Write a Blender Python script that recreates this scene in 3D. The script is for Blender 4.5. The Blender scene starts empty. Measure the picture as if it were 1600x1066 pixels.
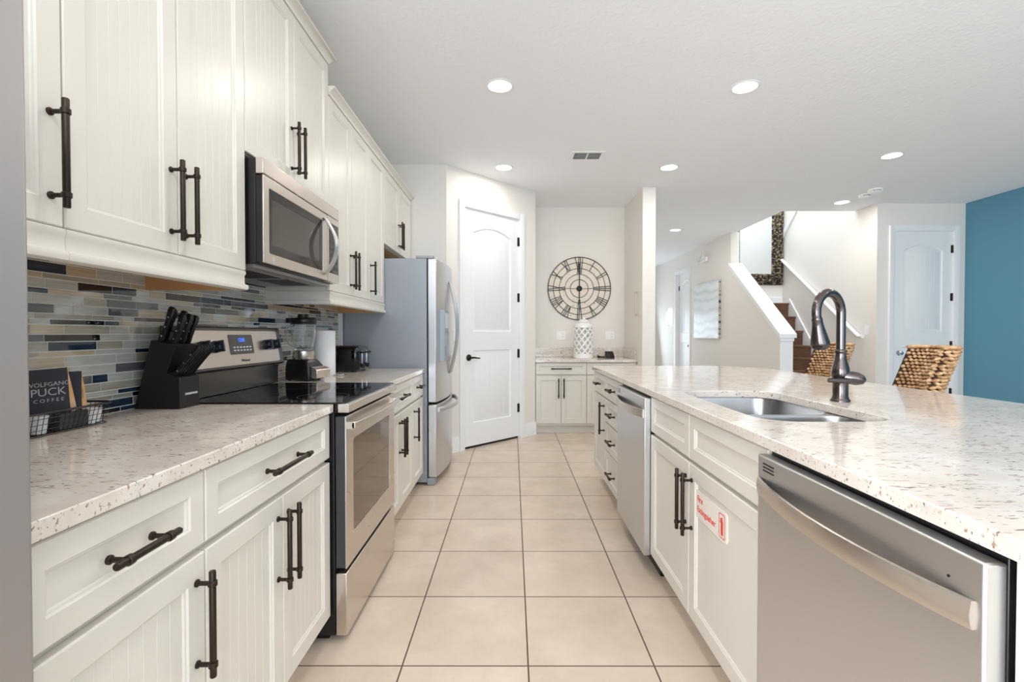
import bpy, bmesh, math, random
from mathutils import Vector, Matrix
from mathutils.geometry import tessellate_polygon
R = math.radians
PI = math.pi
SC = bpy.context.scene
COL = SC.collection

# ------------------------------------------------------------------ camera, sky, daylight, exposure
CAMZ = 1.205
cam_d = bpy.data.cameras.new('camera')
cam_d.sensor_width = 36.0
cam_d.lens = 748.0 * 36.0 / 1600.0
cam_d.clip_start = 0.02
cam = bpy.data.objects.new('camera', cam_d)
COL.objects.link(cam)
cam.location = (0, 0, CAMZ)
cam.rotation_euler = (PI / 2 - 0.0151, 0, 0.0015)
SC.camera = cam

world = bpy.data.worlds.new('sky')
SC.world = world
world.use_nodes = True
bg = world.node_tree.nodes['Background']
bg.inputs[0].default_value = (0.80, 0.90, 1.0, 1)
bg.inputs[1].default_value = 1.6

SC.view_settings.view_transform = 'Standard'
SC.view_settings.look = 'None'
SC.view_settings.gamma = 1.0
SC.view_settings.use_curve_mapping = False
SC.view_settings.exposure = 0.05
SC.cycles.diffuse_bounces = 8   # white rooms keep passing light on


def daylight(name, loc, rot, sx, sy, power, color):
    d = bpy.data.lights.new(name, 'AREA')
    d.shape = 'RECTANGLE'
    d.size = sx
    d.size_y = sy
    d.energy = power
    d.color = color
    o = bpy.data.objects.new(name, d)
    COL.objects.link(o)
    o.location = loc
    o.rotation_euler = rot
    return o


CEIL = 2.885
DAY = (0.72, 0.86, 1.0)
# daylight through the glazed doors behind the camera and from upstairs; the left-wall lamp is added
# (tipped up a little to brighten the ceiling)
daylight('daylight_patio_doors', (0.2, -3.9, 1.25), (R(115), 0, 0), 2.6, 2.2, 118, DAY)
daylight('daylight_dining_doors', (4.0, -3.9, 1.25), (R(115), 0, 0), 2.8, 2.2, 26, DAY)
daylight('added_left_light', (-1.34, -1.9, 1.45), (R(100), 0, R(-90)), 2.2, 1.5, 190, (0.94, 0.96, 1.0))  # added lamp to brighten the island fronts, no window known there
daylight('daylight_upstairs', (4.2, 7.4, 5.4), (0, 0, 0), 0.9, 1.5, 75, DAY)
daylight('daylight_entry', (2.6, 11.9, 1.4), (R(110), 0, R(180)), 1.4, 2.2, 36, DAY)

# ------------------------------------------------------------------ materials


def srgb(r, g, b):
    def f(c):
        c = c / 255.0
        return c / 12.92 if c <= 0.04045 else ((c + 0.055) / 1.055) ** 2.4
    return (f(r), f(g), f(b), 1.0)


MATS = {}


def mat(name, col, rough=0.5, metal=0.0, spec=0.5, **kw):
    m = bpy.data.materials.new(name)
    m.use_nodes = True
    nt = m.node_tree
    b = nt.nodes['Principled BSDF']
    b.inputs['Base Color'].default_value = srgb(*col)
    b.inputs['Roughness'].default_value = rough
    b.inputs['Metallic'].default_value = metal
    b.inputs['Specular IOR Level'].default_value = spec
    for k, v in kw.items():
        b.inputs[k.replace('_', ' ')].default_value = v
    MATS[name] = m
    return m


def nodes(m):
    return m.node_tree.nodes, m.node_tree.links, m.node_tree.nodes['Principled BSDF']


def coords(m, scale=(1, 1, 1), loc=(0, 0, 0), rot=(0, 0, 0)):
    n, l, b = nodes(m)
    tc = n.new('ShaderNodeTexCoord')
    mp = n.new('ShaderNodeMapping')
    mp.inputs['Scale'].default_value = scale
    mp.inputs['Location'].default_value = loc
    mp.inputs['Rotation'].default_value = rot
    l.new(tc.outputs['Object'], mp.inputs['Vector'])
    return mp.outputs['Vector']


def noise(m, vec, scale, detail=4, rough=0.5):
    n, l, b = nodes(m)
    t = n.new('ShaderNodeTexNoise')
    t.inputs['Scale'].default_value = scale
    t.inputs['Detail'].default_value = detail
    t.inputs['Roughness'].default_value = rough
    l.new(vec, t.inputs['Vector'])
    return t.outputs['Fac']


def ramp(m, fac, stops):
    n, l, b = nodes(m)
    r = n.new('ShaderNodeValToRGB')
    els = r.color_ramp.elements
    while len(els) < len(stops):
        els.new(0.5)
    for e, (p, c) in zip(els, stops):
        e.position = p
        e.color = srgb(*c)
    l.new(fac, r.inputs['Fac'])
    return r.outputs['Color']


def bump(m, fac, strength, dist=0.01):
    n, l, b = nodes(m)
    bp = n.new('ShaderNodeBump')
    bp.inputs['Strength'].default_value = strength
    bp.inputs['Distance'].default_value = dist
    l.new(fac, bp.inputs['Height'])
    l.new(bp.outputs['Normal'], b.inputs['Normal'])


def mixc(m, fac, a, c):
    n, l, b = nodes(m)
    x = n.new('ShaderNodeMix')
    x.data_type = 'RGBA'
    if hasattr(fac, 'is_output'):
        l.new(fac, x.inputs[0])
    else:
        x.inputs[0].default_value = fac
    for s, v in ((x.inputs[6], a), (x.inputs[7], c)):
        if isinstance(v, tuple):
            s.default_value = srgb(*v)
        else:
            l.new(v, s)
    return x.outputs[2]


cream = mat('cream_paint', (220, 216, 207), 0.32)
bump(cream, noise(cream, coords(cream), 60, 2), 0.02, 0.002)
trimw = mat('white_trim', (240, 241, 242), 0.35)
wallm = mat('greige_wall', (234, 230, 224), 0.75)
bump(wallm, noise(wallm, coords(wallm), 90, 3), 0.10, 0.004)
ceilm = mat('ceiling_white', (241, 243, 246), 0.9)
bump(ceilm, noise(ceilm, coords(ceilm), 38, 4, 0.6), 0.55, 0.006)
bluem = mat('blue_wall', (88, 144, 168), 0.6)
bump(bluem, noise(bluem, coords(bluem), 90, 3), 0.10, 0.004)
bronze = mat('dark_bronze', (62, 52, 47), 0.38, 0.85)
black = mat('black_plastic', (14, 14, 16), 0.35)
blackgl = mat('black_gloss', (8, 8, 10), 0.05)
greyp = mat('grey_painted_steel', (156, 162, 170), 0.42, 0.3)
whitep = mat('white_plastic', (242, 242, 242), 0.35)
darkgrey = mat('dark_grey', (52, 54, 58), 0.5)
blackmat = mat('black_block_wood', (22, 21, 21), 0.5)
chrome = mat('chrome', (215, 217, 220), 0.12, 1.0)
wood = mat('raw_wood', (205, 160, 112), 0.6)
stairw = mat('stair_wood', (96, 62, 42), 0.4)
stairc = ramp(stairw, noise(stairw, coords(stairw, (2, 30, 30)), 3, 4), [(0.3, (76, 48, 33)), (0.7, (122, 82, 56))])
stairw.node_tree.links.new(stairc, nodes(stairw)[2].inputs['Base Color'])
grout = mat('pale_grout', (226, 226, 220), 0.8)


def steel(name, col, rough, axis):
    m = mat(name, col, rough, 0.95)
    b = nodes(m)[2]
    bl = noise(m, coords(m, (2.0, 2.0, 0.7) if axis == 2 else (0.7, 2.0, 2.0)), 3.0, 3)
    n_, l_, _ = nodes(m)
    mr_ = n_.new('ShaderNodeMapRange')
    mr_.inputs['To Min'].default_value = rough - 0.02
    mr_.inputs['To Max'].default_value = rough + 0.02
    l_.new(bl, mr_.inputs['Value'])
    l_.new(mr_.outputs['Result'], b.inputs['Roughness'])
    return m


steelm = steel('brushed_steel', (212, 203, 195), 0.27, 0)     # brushed along the width
steelv = steel('brushed_steel_upright', (208, 208, 209), 0.30, 2)
mat('satin_steel', (176, 173, 173), 0.42, 0.8)
sinkst = steel('sink_steel', (168, 168, 168), 0.25, 0)


def stone(name):
    m = mat(name, (226, 218, 208), 0.10)
    n, l, b = nodes(m)
    v = coords(m, (1, 1, 1))
    vd = coords(m, (27, 118, 85), (0, 0, 0), (0, 0, R(8)))
    big = noise(m, v, 9, 5, 0.6)
    base = ramp(m, big, [(0.30, (212, 201, 190)), (0.5, (222, 213, 203)), (0.72, (232, 226, 218))])
    f1 = noise(m, vd, 1.0, 3, 0.55)
    k1 = ramp(m, f1, [(0.622, (0, 0, 0)), (0.68, (255, 255, 255))])
    c1 = mixc(m, k1, base, (168, 142, 122))
    vd2 = coords(m, (42, 165, 105), (3.3, 1.7, 0.4), (0, 0, R(-6)))
    f2 = noise(m, vd2, 1.0, 2, 0.5)
    k2 = ramp(m, f2, [(0.648, (0, 0, 0)), (0.695, (255, 255, 255))])
    c2 = mixc(m, k2, c1, (128, 112, 102))
    vd3 = coords(m, (34, 100, 80), (7.3, 4.7, 0.4), (0, 0, R(14)))
    f3 = noise(m, vd3, 1.0, 2, 0.5)
    k3 = ramp(m, f3, [(0.66, (0, 0, 0)), (0.70, (255, 255, 255))])
    c3 = mixc(m, k3, c2, (198, 200, 198))
    l.new(c3, b.inputs['Base Color'])
    return m


stonem = stone('quartz_top')

floorm = mat('floor_tile', (220, 203, 186), 0.22)
n, l, b = nodes(floorm)
T = 0.4572
v = coords(floorm, (1, 1, 1), (-0.0562 + 20 * T, -1.718 + 20 * T, 0))
bt = n.new('ShaderNodeTexBrick')
bt.offset = 0.0
bt.squash = 1.0
bt.inputs['Scale'].default_value = 1.0
bt.inputs['Brick Width'].default_value = T
bt.inputs['Row Height'].default_value = T
bt.inputs['Mortar Size'].default_value = 0.003
bt.inputs['Mortar Smooth'].default_value = 0.1
bt.inputs['Color1'].default_value = srgb(226, 212, 197)
bt.inputs['Color2'].default_value = srgb(219, 205, 190)
bt.inputs['Mortar'].default_value = srgb(98, 80, 68)
l.new(v, bt.inputs['Vector'])
cl = ramp(floorm, noise(floorm, coords(floorm), 3.2, 6, 0.65), [(0.3, (205, 190, 174)), (0.7, (255, 250, 244))])
mx = n.new('ShaderNodeMix')
mx.data_type = 'RGBA'
mx.blend_type = 'MULTIPLY'
mx.inputs[0].default_value = 0.45
l.new(bt.outputs['Color'], mx.inputs[6])
l.new(cl, mx.inputs[7])
l.new(mx.outputs[2], b.inputs['Base Color'])
mr = n.new('ShaderNodeMapRange')
mr.inputs['To Min'].default_value = 0.22
mr.inputs['To Max'].default_value = 0.8
l.new(bt.outputs['Fac'], mr.inputs['Value'])
l.new(mr.outputs['Result'], b.inputs['Roughness'])
bp = n.new('ShaderNodeBump')
bp.invert = True
bp.inputs['Strength'].default_value = 0.5
bp.inputs['Distance'].default_value = 0.002
l.new(bt.outputs['Fac'], bp.inputs['Height'])
l.new(bp.outputs['Normal'], b.inputs['Normal'])


def glassy_tile(name, c1, c2):
    m = mat(name, c1, 0.06)
    nodes(m)[1].new(ramp(m, noise(m, coords(m, (4, 3, 90)), 2.0, 3), [(0.3, c1), (0.7, c2)]), nodes(m)[2].inputs['Base Color'])
    nodes(m)[2].inputs['Coat Weight'].default_value = 0.5
    return m


TILES = [glassy_tile('tile_taupe', (152, 148, 134), (184, 179, 164)),
         glassy_tile('tile_beige', (180, 163, 136), (208, 193, 166)),
         glassy_tile('tile_mist', (172, 176, 172), (204, 205, 198)),
         glassy_tile('tile_navy', (28, 42, 58), (48, 68, 88)),
         glassy_tile('tile_slate', (86, 90, 96), (112, 114, 118)),
         glassy_tile('tile_ink', (14, 14, 18), (40, 38, 40))]
TILEW = [28, 16, 20, 13, 12, 9]

glass = mat('clear_glass', (245, 248, 248), 0.02)
nodes(glass)[2].inputs['Transmission Weight'].default_value = 0.95
nodes(glass)[2].inputs['IOR'].default_value = 1.3
ovenglass = mat('oven_window', (120, 106, 94), 0.04, 0.75)
mwglass = mat('microwave_window', (92, 88, 82), 0.07, 0.55)
mirrorm = mat('mirror_glass', (235, 240, 244), 0.02, 1.0)
paper = mat('paper', (240, 241, 243), 0.8)
bump(paper, noise(paper, coords(paper), 120, 2), 0.25, 0.004)
ceramic = mat('white_ceramic', (243, 242, 240), 0.25)
bagm = mat('grey_pouch', (78, 80, 86), 0.35)
bagphoto = mat('pouch_side_print', (214, 160, 120), 0.35)
c_ = ramp(bagphoto, noise(bagphoto, coords(bagphoto, (30, 30, 14)), 1.3, 3), [(0.30, (92, 60, 66)), (0.42, (224, 170, 108)), (0.58, (226, 184, 150)), (0.72, (206, 184, 196))])
nodes(bagphoto)[1].new(c_, nodes(bagphoto)[2].inputs['Base Color'])
yellowm = mat('yellow_edge', (226, 188, 84), 0.4)
redm = mat('sign_red', (226, 62, 50), 0.4)
signm = mat('sign_white', (238, 232, 224), 0.25)
bluelit = mat('lit_display', (40, 70, 220), 0.3)
nodes(bluelit)[2].inputs['Emission Color'].default_value = srgb(60, 110, 255)
nodes(bluelit)[2].inputs['Emission Strength'].default_value = 1.6
lamp = mat('lamp_lens', (255, 250, 240), 0.4)
nodes(lamp)[2].inputs['Emission Color'].default_value = (1.0, 0.95, 0.86, 1)
nodes(lamp)[2].inputs['Emission Strength'].default_value = 9.0
litpanel = mat('lit_screen', (250, 252, 255), 0.3)
nodes(litpanel)[2].inputs['Emission Color'].default_value = (1, 1, 1, 1)
nodes(litpanel)[2].inputs['Emission Strength'].default_value = 1.2
facem = mat('clock_face', (234, 224, 208), 0.7)
c_ = ramp(facem, noise(facem, coords(facem), 32, 3, 0.55), [(0.27, (70, 52, 40)), (0.32, (230, 219, 203)), (0.8, (240, 231, 218))])
nodes(facem)[1].new(c_, nodes(facem)[2].inputs['Base Color'])
iron = mat('dark_iron', (52, 56, 60), 0.45, 0.7)
frame_m = mat('ornate_bronze', (120, 102, 78), 0.45, 0.4)
vv = n = None
n, l, b = nodes(frame_m)
vo = n.new('ShaderNodeTexVoronoi')
vo.inputs['Scale'].default_value = 26
vo.feature = 'F1'
nz = n.new('ShaderNodeTexNoise')
nz.inputs['Scale'].default_value = 14
co = coords(frame_m)
l.new(co, nz.inputs['Vector'])
ad = n.new('ShaderNodeVectorMath')
ad.operation = 'MULTIPLY_ADD'
l.new(nz.outputs['Color'], ad.inputs[0])
ad.inputs[1].default_value = (0.12, 0.12, 0.12)
l.new(co, ad.inputs[2])
l.new(ad.outputs['Vector'], vo.inputs['Vector'])
l.new(ramp(frame_m, vo.outputs['Distance'], [(0.15, (176, 158, 128)), (0.42, (120, 102, 78)), (0.60, (38, 32, 28))]), b.inputs['Base Color'])
bp = n.new('ShaderNodeBump')
bp.invert = True
bp.inputs['Strength'].default_value = 1.0
bp.inputs['Distance'].default_value = 0.02
l.new(vo.outputs['Distance'], bp.inputs['Height'])
l.new(bp.outputs['Normal'], b.inputs['Normal'])
canvasm = mat('canvas_waves', (220, 230, 236), 0.3)
n, l, b = nodes(canvasm)
wv = n.new('ShaderNodeTexWave')
wv.bands_direction = 'Z'
wv.inputs['Scale'].default_value = 1.3
wv.inputs['Distortion'].default_value = 9
wv.inputs['Detail'].default_value = 4
l.new(coords(canvasm, (1, 1, 1.4)), wv.inputs['Vector'])
l.new(ramp(canvasm, wv.outputs['Fac'], [(0.0, (214, 224, 230)), (0.3, (228, 236, 241)), (1.0, (236, 244, 250))]), b.inputs['Base Color'])
stripem = mat('canvas_edge', (190, 185, 176), 0.6)
l2 = nodes(stripem)[1]
l2.new(ramp(stripem, noise(stripem, coords(stripem, (0.01, 0.01, 11)), 1.0, 2), [(0.38, (60, 84, 102)), (0.45, (120, 124, 122)), (0.52, (214, 206, 192)), (0.66, (150, 142, 130))]), nodes(stripem)[2].inputs['Base Color'])
weave = mat('water_hyacinth', (206, 174, 134), 0.6)
n, l, b = nodes(weave)
l.new(ramp(weave, noise(weave, coords(weave, (1, 1, 1)), 34, 4, 0.6), [(0.30, (120, 84, 54)), (0.48, (198, 156, 112)), (0.70, (232, 204, 166))]), b.inputs['Base Color'])
bump(weave, noise(weave, coords(weave, (1, 1, 1)), 160, 3), 0.4, 0.004)
knot_shade = mat('knot_gap_shade', (54, 36, 24), 0.8)  # shade between the stool knots put into a dark colour

# ------------------------------------------------------------------ mesh helpers


class MB:
    def __init__(s):
        s.v, s.f, s.m = [], [], []

    def add(s, vs, fs, mi=0, M=None):
        k = len(s.v)
        for p in vs:
            p = Vector(p)
            if M is not None:
                p = M @ p
            s.v.append(tuple(p))
        for f in fs:
            s.f.append(tuple(i + k for i in f))
            s.m.append(mi)
        return s

    def box(s, x0, x1, y0, y1, z0, z1, mi=0, M=None):
        return s.add([(x0, y0, z0), (x1, y0, z0), (x1, y1, z0), (x0, y1, z0), (x0, y0, z1), (x1, y0, z1), (x1, y1, z1), (x0, y1, z1)],
                     [(0, 3, 2, 1), (4, 5, 6, 7), (0, 1, 5, 4), (1, 2, 6, 5), (2, 3, 7, 6), (3, 0, 4, 7)], mi, M)

    def loft(s, loops, mi=0, cap0=True, cap1=True, closed=True, M=None):
        n = len(loops[0])
        vs = [p for lp in loops for p in lp]
        fs = []
        for i in range(len(loops) - 1):
            for j in range(n if closed else n - 1):
                a, b_ = i * n + j, i * n + (j + 1) % n
                fs.append((a, b_, b_ + n, a + n))
        if cap0:
            fs.append(tuple(range(n - 1, -1, -1)))
        if cap1:
            fs.append(tuple(range((len(loops) - 1) * n, len(loops) * n)))
        return s.add(vs, fs, mi, M)

    def lathe(s, prof, seg=32, c=(0, 0, 0), mi=0, cap0=True, cap1=True, M=None):
        loops = [[(c[0] + r * math.cos(2 * PI * k / seg), c[1] + r * math.sin(2 * PI * k / seg), c[2] + z) for k in range(seg)] for r, z in prof]
        return s.loft(loops, mi, cap0, cap1, True, M)

    def tube(s, pts, r, seg=10, mi=0, closed=False, M=None, cap=True):
        pts = [Vector(p) for p in pts]
        n = len(pts)
        rs = r if isinstance(r, (list, tuple)) else [r] * n
        tang = []
        for i in range(n):
            a = pts[i - 1] if (i > 0 or closed) else pts[i]
            b_ = pts[(i + 1) % n] if (i < n - 1 or closed) else pts[i]
            tang.append((b_ - a).normalized())
        up = Vector((0, 0, 1)) if abs(tang[0].z) < 0.9 else Vector((0, 1, 0))
        nx = tang[0].cross(up).normalized()
        loops = []
        for i in range(n):
            nx = (nx - tang[i] * nx.dot(tang[i]))
            nx.normalize()
            by = tang[i].cross(nx)
            loops.append([tuple(pts[i] + (nx * math.cos(2 * PI * k / seg) + by * math.sin(2 * PI * k / seg)) * rs[i]) for k in range(seg)])
        if closed:
            loops.append(loops[0])
            return s.loft(loops, mi, False, False, True, M)
        return s.loft(loops, mi, cap, cap, True, M)

    def prism(s, poly, a0, a1, axis='x', mi=0, M=None):
        """poly: 2D points in the plane left by axis (x: (y,z); y: (x,z); z: (x,y))"""
        def P(p, a):
            return {'x': (a, p[0], p[1]), 'y': (p[0], a, p[1]), 'z': (p[0], p[1], a)}[axis]
        return s.loft([[P(p, a0) for p in poly], [P(p, a1) for p in poly]], mi, True, True, True, M)

    def holed(s, outer, holes, a0, a1, axis='z', mi=0, M=None):
        def P(p, a):
            return {'x': (a, p[0], p[1]), 'y': (p[0], a, p[1]), 'z': (p[0], p[1], a)}[axis]
        rings = [outer] + holes
        flat = [p for r in rings for p in r]
        tris = tessellate_polygon([[Vector((p[0], p[1], 0)) for p in r] for r in rings])
        n = len(flat)
        vs = [P(p, a0) for p in flat] + [P(p, a1) for p in flat]
        fs = [tuple(t) for t in tris] + [tuple(i + n for i in reversed(t)) for t in tris]
        k = 0
        for r in rings:
            m = len(r)
            for j in range(m):
                a, b_ = k + j, k + (j + 1) % m
                fs.append((a, b_, b_ + n, a + n))
            k += m
        return s.add(vs, fs, mi, M)

    def sweep(s, path, prof, mi=0, M=None):
        """path: open plan polyline (x,y); prof: closed loop of (out,z), out to the right of travel; mitred"""
        P = [Vector(p) for p in path]
        loops = []
        for i, p in enumerate(P):
            def nrm(a, b_):
                d = (b_ - a).normalized()
                return Vector((d.y, -d.x))
            if i == 0:
                off = nrm(P[0], P[1])
            elif i == len(P) - 1:
                off = nrm(P[-2], P[-1])
            else:
                a, b_ = nrm(P[i - 1], p), nrm(p, P[i + 1])
                off = (a + b_)
                off = off / max(0.2, off.dot(a))
            loops.append([(p.x + off.x * o, p.y + off.y * o, z) for o, z in prof])
        return s.loft(loops, mi, True, True, True, M)

    def bar(s, p, q, w, t, nrm, mi=0, M=None):
        p, q, nrm = Vector(p), Vector(q), Vector(nrm).normalized()
        d = (q - p).normalized()
        side = d.cross(nrm).normalized() * (w / 2)
        up = nrm * (t / 2)
        L = [[tuple(c + side + up), tuple(c - side + up), tuple(c - side - up), tuple(c + side - up)] for c in (p, q)]
        return s.loft(L, mi, True, True, True, M)

    def ball(s, c, rx, ry, rz, seg=8, rings=6, mi=0, M=None):
        pr = []
        for i in range(rings + 1):
            a = -PI / 2 + PI * i / rings
            pr.append((max(0.02, math.cos(a)), math.sin(a)))
        loops = [[(c[0] + rx * r * math.cos(2 * PI * k / seg), c[1] + ry * r * math.sin(2 * PI * k / seg), c[2] + rz * z) for k in range(seg)] for r, z in pr]
        return s.loft(loops, mi, True, True, True, M)

    def text(s, txt, size, M, mi=0, depth=0.0006, align='CENTER', spacing=1.0):
        cu = bpy.data.curves.new('tmp_text', 'FONT')
        cu.body = txt
        cu.size = size
        cu.extrude = depth
        cu.align_x = align
        cu.align_y = 'CENTER'
        cu.space_character = spacing
        cu.resolution_u = 3
        o = bpy.data.objects.new('tmp_text', cu)
        COL.objects.link(o)
        bpy.context.view_layer.update()
        dg = bpy.context.evaluated_depsgraph_get()
        me = bpy.data.meshes.new_from_object(o.evaluated_get(dg))
        s.add([tuple(vt.co) for vt in me.vertices], [tuple(p.vertices) for p in me.polygons], mi, M)
        bpy.data.objects.remove(o)
        bpy.data.curves.remove(cu)
        bpy.data.meshes.remove(me)
        return s

    def build(s, name, mats, parent=None, loc=(0, 0, 0), rotz=0.0, bevel=0.0, smooth=40, seg=2):
        me = bpy.data.meshes.new(name)
        me.from_pydata(s.v, [], s.f)
        bm = bmesh.new()
        bm.from_mesh(me)
        bmesh.ops.remove_doubles(bm, verts=bm.verts, dist=1e-6)
        bmesh.ops.recalc_face_normals(bm, faces=bm.faces)
        ok = len(bm.faces) == len(s.m)
        bm.to_mesh(me)
        bm.free()
        if not isinstance(mats, (list, tuple)):
            mats = [mats]
        for m_ in mats:
            me.materials.append(m_)
        if len(mats) > 1:
            if ok:
                me.polygons.foreach_set('material_index', s.m)
            else:
                me.clear_geometry()
                me.from_pydata(s.v, [], s.f)
                me.polygons.foreach_set('material_index', s.m)
        me.polygons.foreach_set('use_smooth', [True] * len(me.polygons))
        me.set_sharp_from_angle(angle=R(smooth))
        me.update()
        o = bpy.data.objects.new(name, me)
        COL.objects.link(o)
        if parent is not None:
            o.parent = parent
        o.location = loc
        o.rotation_euler = (0, 0, rotz)
        if bevel:
            bv = o.modifiers.new('bevel', 'BEVEL')
            bv.width = bevel
            bv.segments = seg
            bv.limit_method = 'ANGLE'
            bv.angle_limit = R(50)
            bv.harden_normals = False
        return o


def tag(o, label=None, cat=None, group=None, kind=None):
    if label:
        o['label'] = label
    if cat:
        o['category'] = cat
    if group:
        o['group'] = group
    if kind:
        o['kind'] = kind
    return o


def thing(name, label, cat, loc=(0, 0, 0), rotz=0.0, group=None, kind=None):
    o = bpy.data.objects.new(name, None)
    o.empty_display_size = 0.1
    COL.objects.link(o)
    o.location = loc
    o.rotation_euler = (0, 0, rotz)
    return tag(o, label, cat, group, kind)


def copy_tree(o, parent=None):
    c = o.copy()
    COL.objects.link(c)
    c.parent = parent
    for ch in list(o.children):
        copy_tree(ch, c)
    return c


def struct(name, mb, mats, label, cat, bevel=0.0, loc=(0, 0, 0), rotz=0.0):
    return tag(mb.build(name, mats, None, loc, rotz, bevel), label, cat, None, 'structure')


def rrect(x0, x1, y0, y1, r, seg=6):
    out = []
    for cx, cy, a0 in ((x1 - r, y1 - r, 0), (x0 + r, y1 - r, 90), (x0 + r, y0 + r, 180), (x1 - r, y0 + r, 270)):
        for k in range(seg + 1):
            a = R(a0 + 90.0 * k / seg)
            out.append((cx + r * math.cos(a), cy + r * math.sin(a)))
    return out


# ------------------------------------------------------------------ the setting
WL = -1.372           # left wall plane
YA = 4.78             # return wall behind the refrigerator
XB = 5.835            # blue wall
struct('floor', MB().box(-1.6, 6.1, -4.2, 12.3, -0.1, 0), floorm, 'beige square floor tiles with dark grout lines', 'floor')
HX0, HX1, HY0, HY1 = 3.70, 4.75, 6.59, 8.40
struct('ceiling', MB().holed([(-1.6, -4.2), (6.1, -4.2), (6.1, 12.3), (-1.6, 12.3)],
                             [[(HX0, HY0), (HX1, HY0), (HX1, HY1), (HX0, HY1)]], CEIL, CEIL + 0.1, 'z'),
       ceilm, 'white textured ceiling open above the staircase', 'ceiling')
struct('wall_left', MB().holed([(-4.1, 0), (YA + 0.1, 0), (YA + 0.1, CEIL), (-4.1, CEIL)], [[(-3.0, 0.7), (-0.8, 0.7), (-0.8, 2.2), (-3.0, 2.2)]], WL - 0.1, WL, 'x'), wallm, 'greige wall behind the range and wall cabinets', 'wall')  # opening added for the unseen left-wall lamp
struct('wall_alcove', MB().box(WL, -0.66, YA, YA + 0.1, 0, CEIL), wallm, 'narrow greige wall beyond the refrigerator', 'wall')
# diagonal pantry wall, local x along it
DOORW0, DOORW1, DOORH = 0.225, 1.045, 2.515
LD = 0.93 * math.sqrt(2)
pw = MB()
pw.holed([(0, 0), (DOORW0, 0), (DOORW0, DOORH), (DOORW1, DOORH), (DOORW1, 0), (LD, 0), (LD, CEIL), (0, CEIL)], [], 0, 0.12, 'y')
struct('wall_pantry', pw, wallm, 'diagonal greige wall around the pantry door', 'wall', 0, (-0.66, YA, 0), R(45))
struct('wall_nook_left', MB().box(0.15, 0.27, 5.71, 6.42, 0, CEIL), wallm, 'short wall left of the clock nook', 'wall')
struct('wall_nook_back', MB().box(0.15, 1.64, 6.40, 6.5, 0, CEIL), wallm, 'greige wall behind the large clock', 'wall')
struct('wall_nook_right', MB().box(1.49, 1.64, 5.51, 6.40, 0, CEIL), wallm, 'end of the wall right of the clock nook', 'wall', 0.004)
struct('wall_hall_left', MB().box(1.49, 1.64, 6.5, 12.1, 0, CEIL), wallm, 'left wall of the hallway behind the clock nook', 'wall')
struct('wall_hall_end', MB().box(1.64, 3.60, 12.0, 12.1, 0, CEIL), wallm, 'far end wall of the hallway', 'wall')
# stair side wall: polygon in (y, z)
D3A, D3B, D3H = 9.77, 10.57, 2.50
sw = MB()
sw.holed([(6.44, 0), (D3A, 0), (D3A, D3H), (D3B, D3H), (D3B, 0), (12.0, 0), (12.0, CEIL), (7.93, CEIL), (7.93, 2.27), (6.44, 1.145)], [], 3.60, 3.74, 'x')
struct('wall_stairs_left', sw, wallm, 'greige hallway wall stepping down along the stairs', 'wall')
struct('wall_stairs_right', MB().box(4.70, 4.80, 6.2, 8.45, 0, 5.5), wallm, 'greige stairwell wall carrying the handrail', 'wall')
struct('wall_stairs_back', MB().box(3.741, 4.699, 8.35, 8.45, 0, 5.5), wallm, 'stairwell wall behind the ornate mirror', 'wall')
struct('wall_upper_left', MB().box(3.60, 3.74, 6.59, 8.35, CEIL + 0.05, 5.5), wallm, 'upper stairwell wall on the hallway side', 'wall')
struct('wall_upper_front', MB().box(3.60, 4.80, 6.47, 6.585, CEIL + 0.101, 5.5), wallm, 'upper stairwell wall above the ceiling edge', 'wall')
dw = MB()
E0, E1, EH = 4.925, 5.686, 2.53
dw.holed([(4.80, 0), (E0, 0), (E0, EH), (E1, EH), (E1, 0), (XB, 0), (XB, CEIL), (4.80, CEIL)], [], 6.2, 6.32, 'y')
struct('wall_closet', dw, wallm, 'greige wall around the closet door beside the blue wall', 'wall')
struct('wall_right', MB().holed([(-4.1, 0), (6.32, 0), (6.32, CEIL), (-4.1, CEIL)], [], XB, XB + 0.1, 'x'),
       bluem, 'blue accent wall on the right', 'wall')
struct('wall_front', MB().holed([(-1.47, 0), (-1.1, 0), (-1.1, 2.4), (1.5, 2.4), (1.5, 0), (2.6, 0), (2.6, 2.4), (5.4, 2.4), (5.4, 0), (5.93, 0), (5.93, CEIL), (-1.47, CEIL)], [], -4.1, -4.0, 'y'),
       wallm, 'wall with glazed doors behind the camera', 'wall')

# baseboards
BP = [(0, 0), (0.014, 0), (0.014, 0.115), (0.009, 0.128), (0.009, 0.14), (0.004, 0.152), (0, 0.152)]


def base_run(name, path, label):
    return struct(name, MB().sweep(path, BP), trimw, label, 'baseboard')


s2 = math.sqrt(0.5)


def pwp(a, off=0.0):
    return (-0.66 + a * s2 + off * s2, YA + a * s2 - off * s2)


# path direction: out is to the right of travel -> walk so that the room lies right
base_run('baseboard_pantry_left', [pwp(0.0), pwp(DOORW0 - 0.072)], 'white baseboard left of the pantry door')
base_run('baseboard_pantry_right', [pwp(DOORW1 + 0.072), pwp(LD), (0.27, 5.76)], 'white baseboard right of the pantry door')
base_run('baseboard_column', [(1.49, 5.76), (1.49, 5.51), (1.64, 5.51), (1.64, 6.6)], 'white baseboard around the wall end by the nook')
base_run('baseboard_hall', [(3.60, D3A - 0.08), (3.60, 6.44), (3.74, 6.44)], 'white baseboard below the hallway picture')
base_run('baseboard_closet', [(4.70, 6.25), (4.70, 6.2), (E0 - 0.07, 6.2)], 'white baseboard left of the closet door')
base_run('baseboard_blue', [(XB, 6.2), (XB, -4.0)], 'white baseboard under the blue wall')


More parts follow.
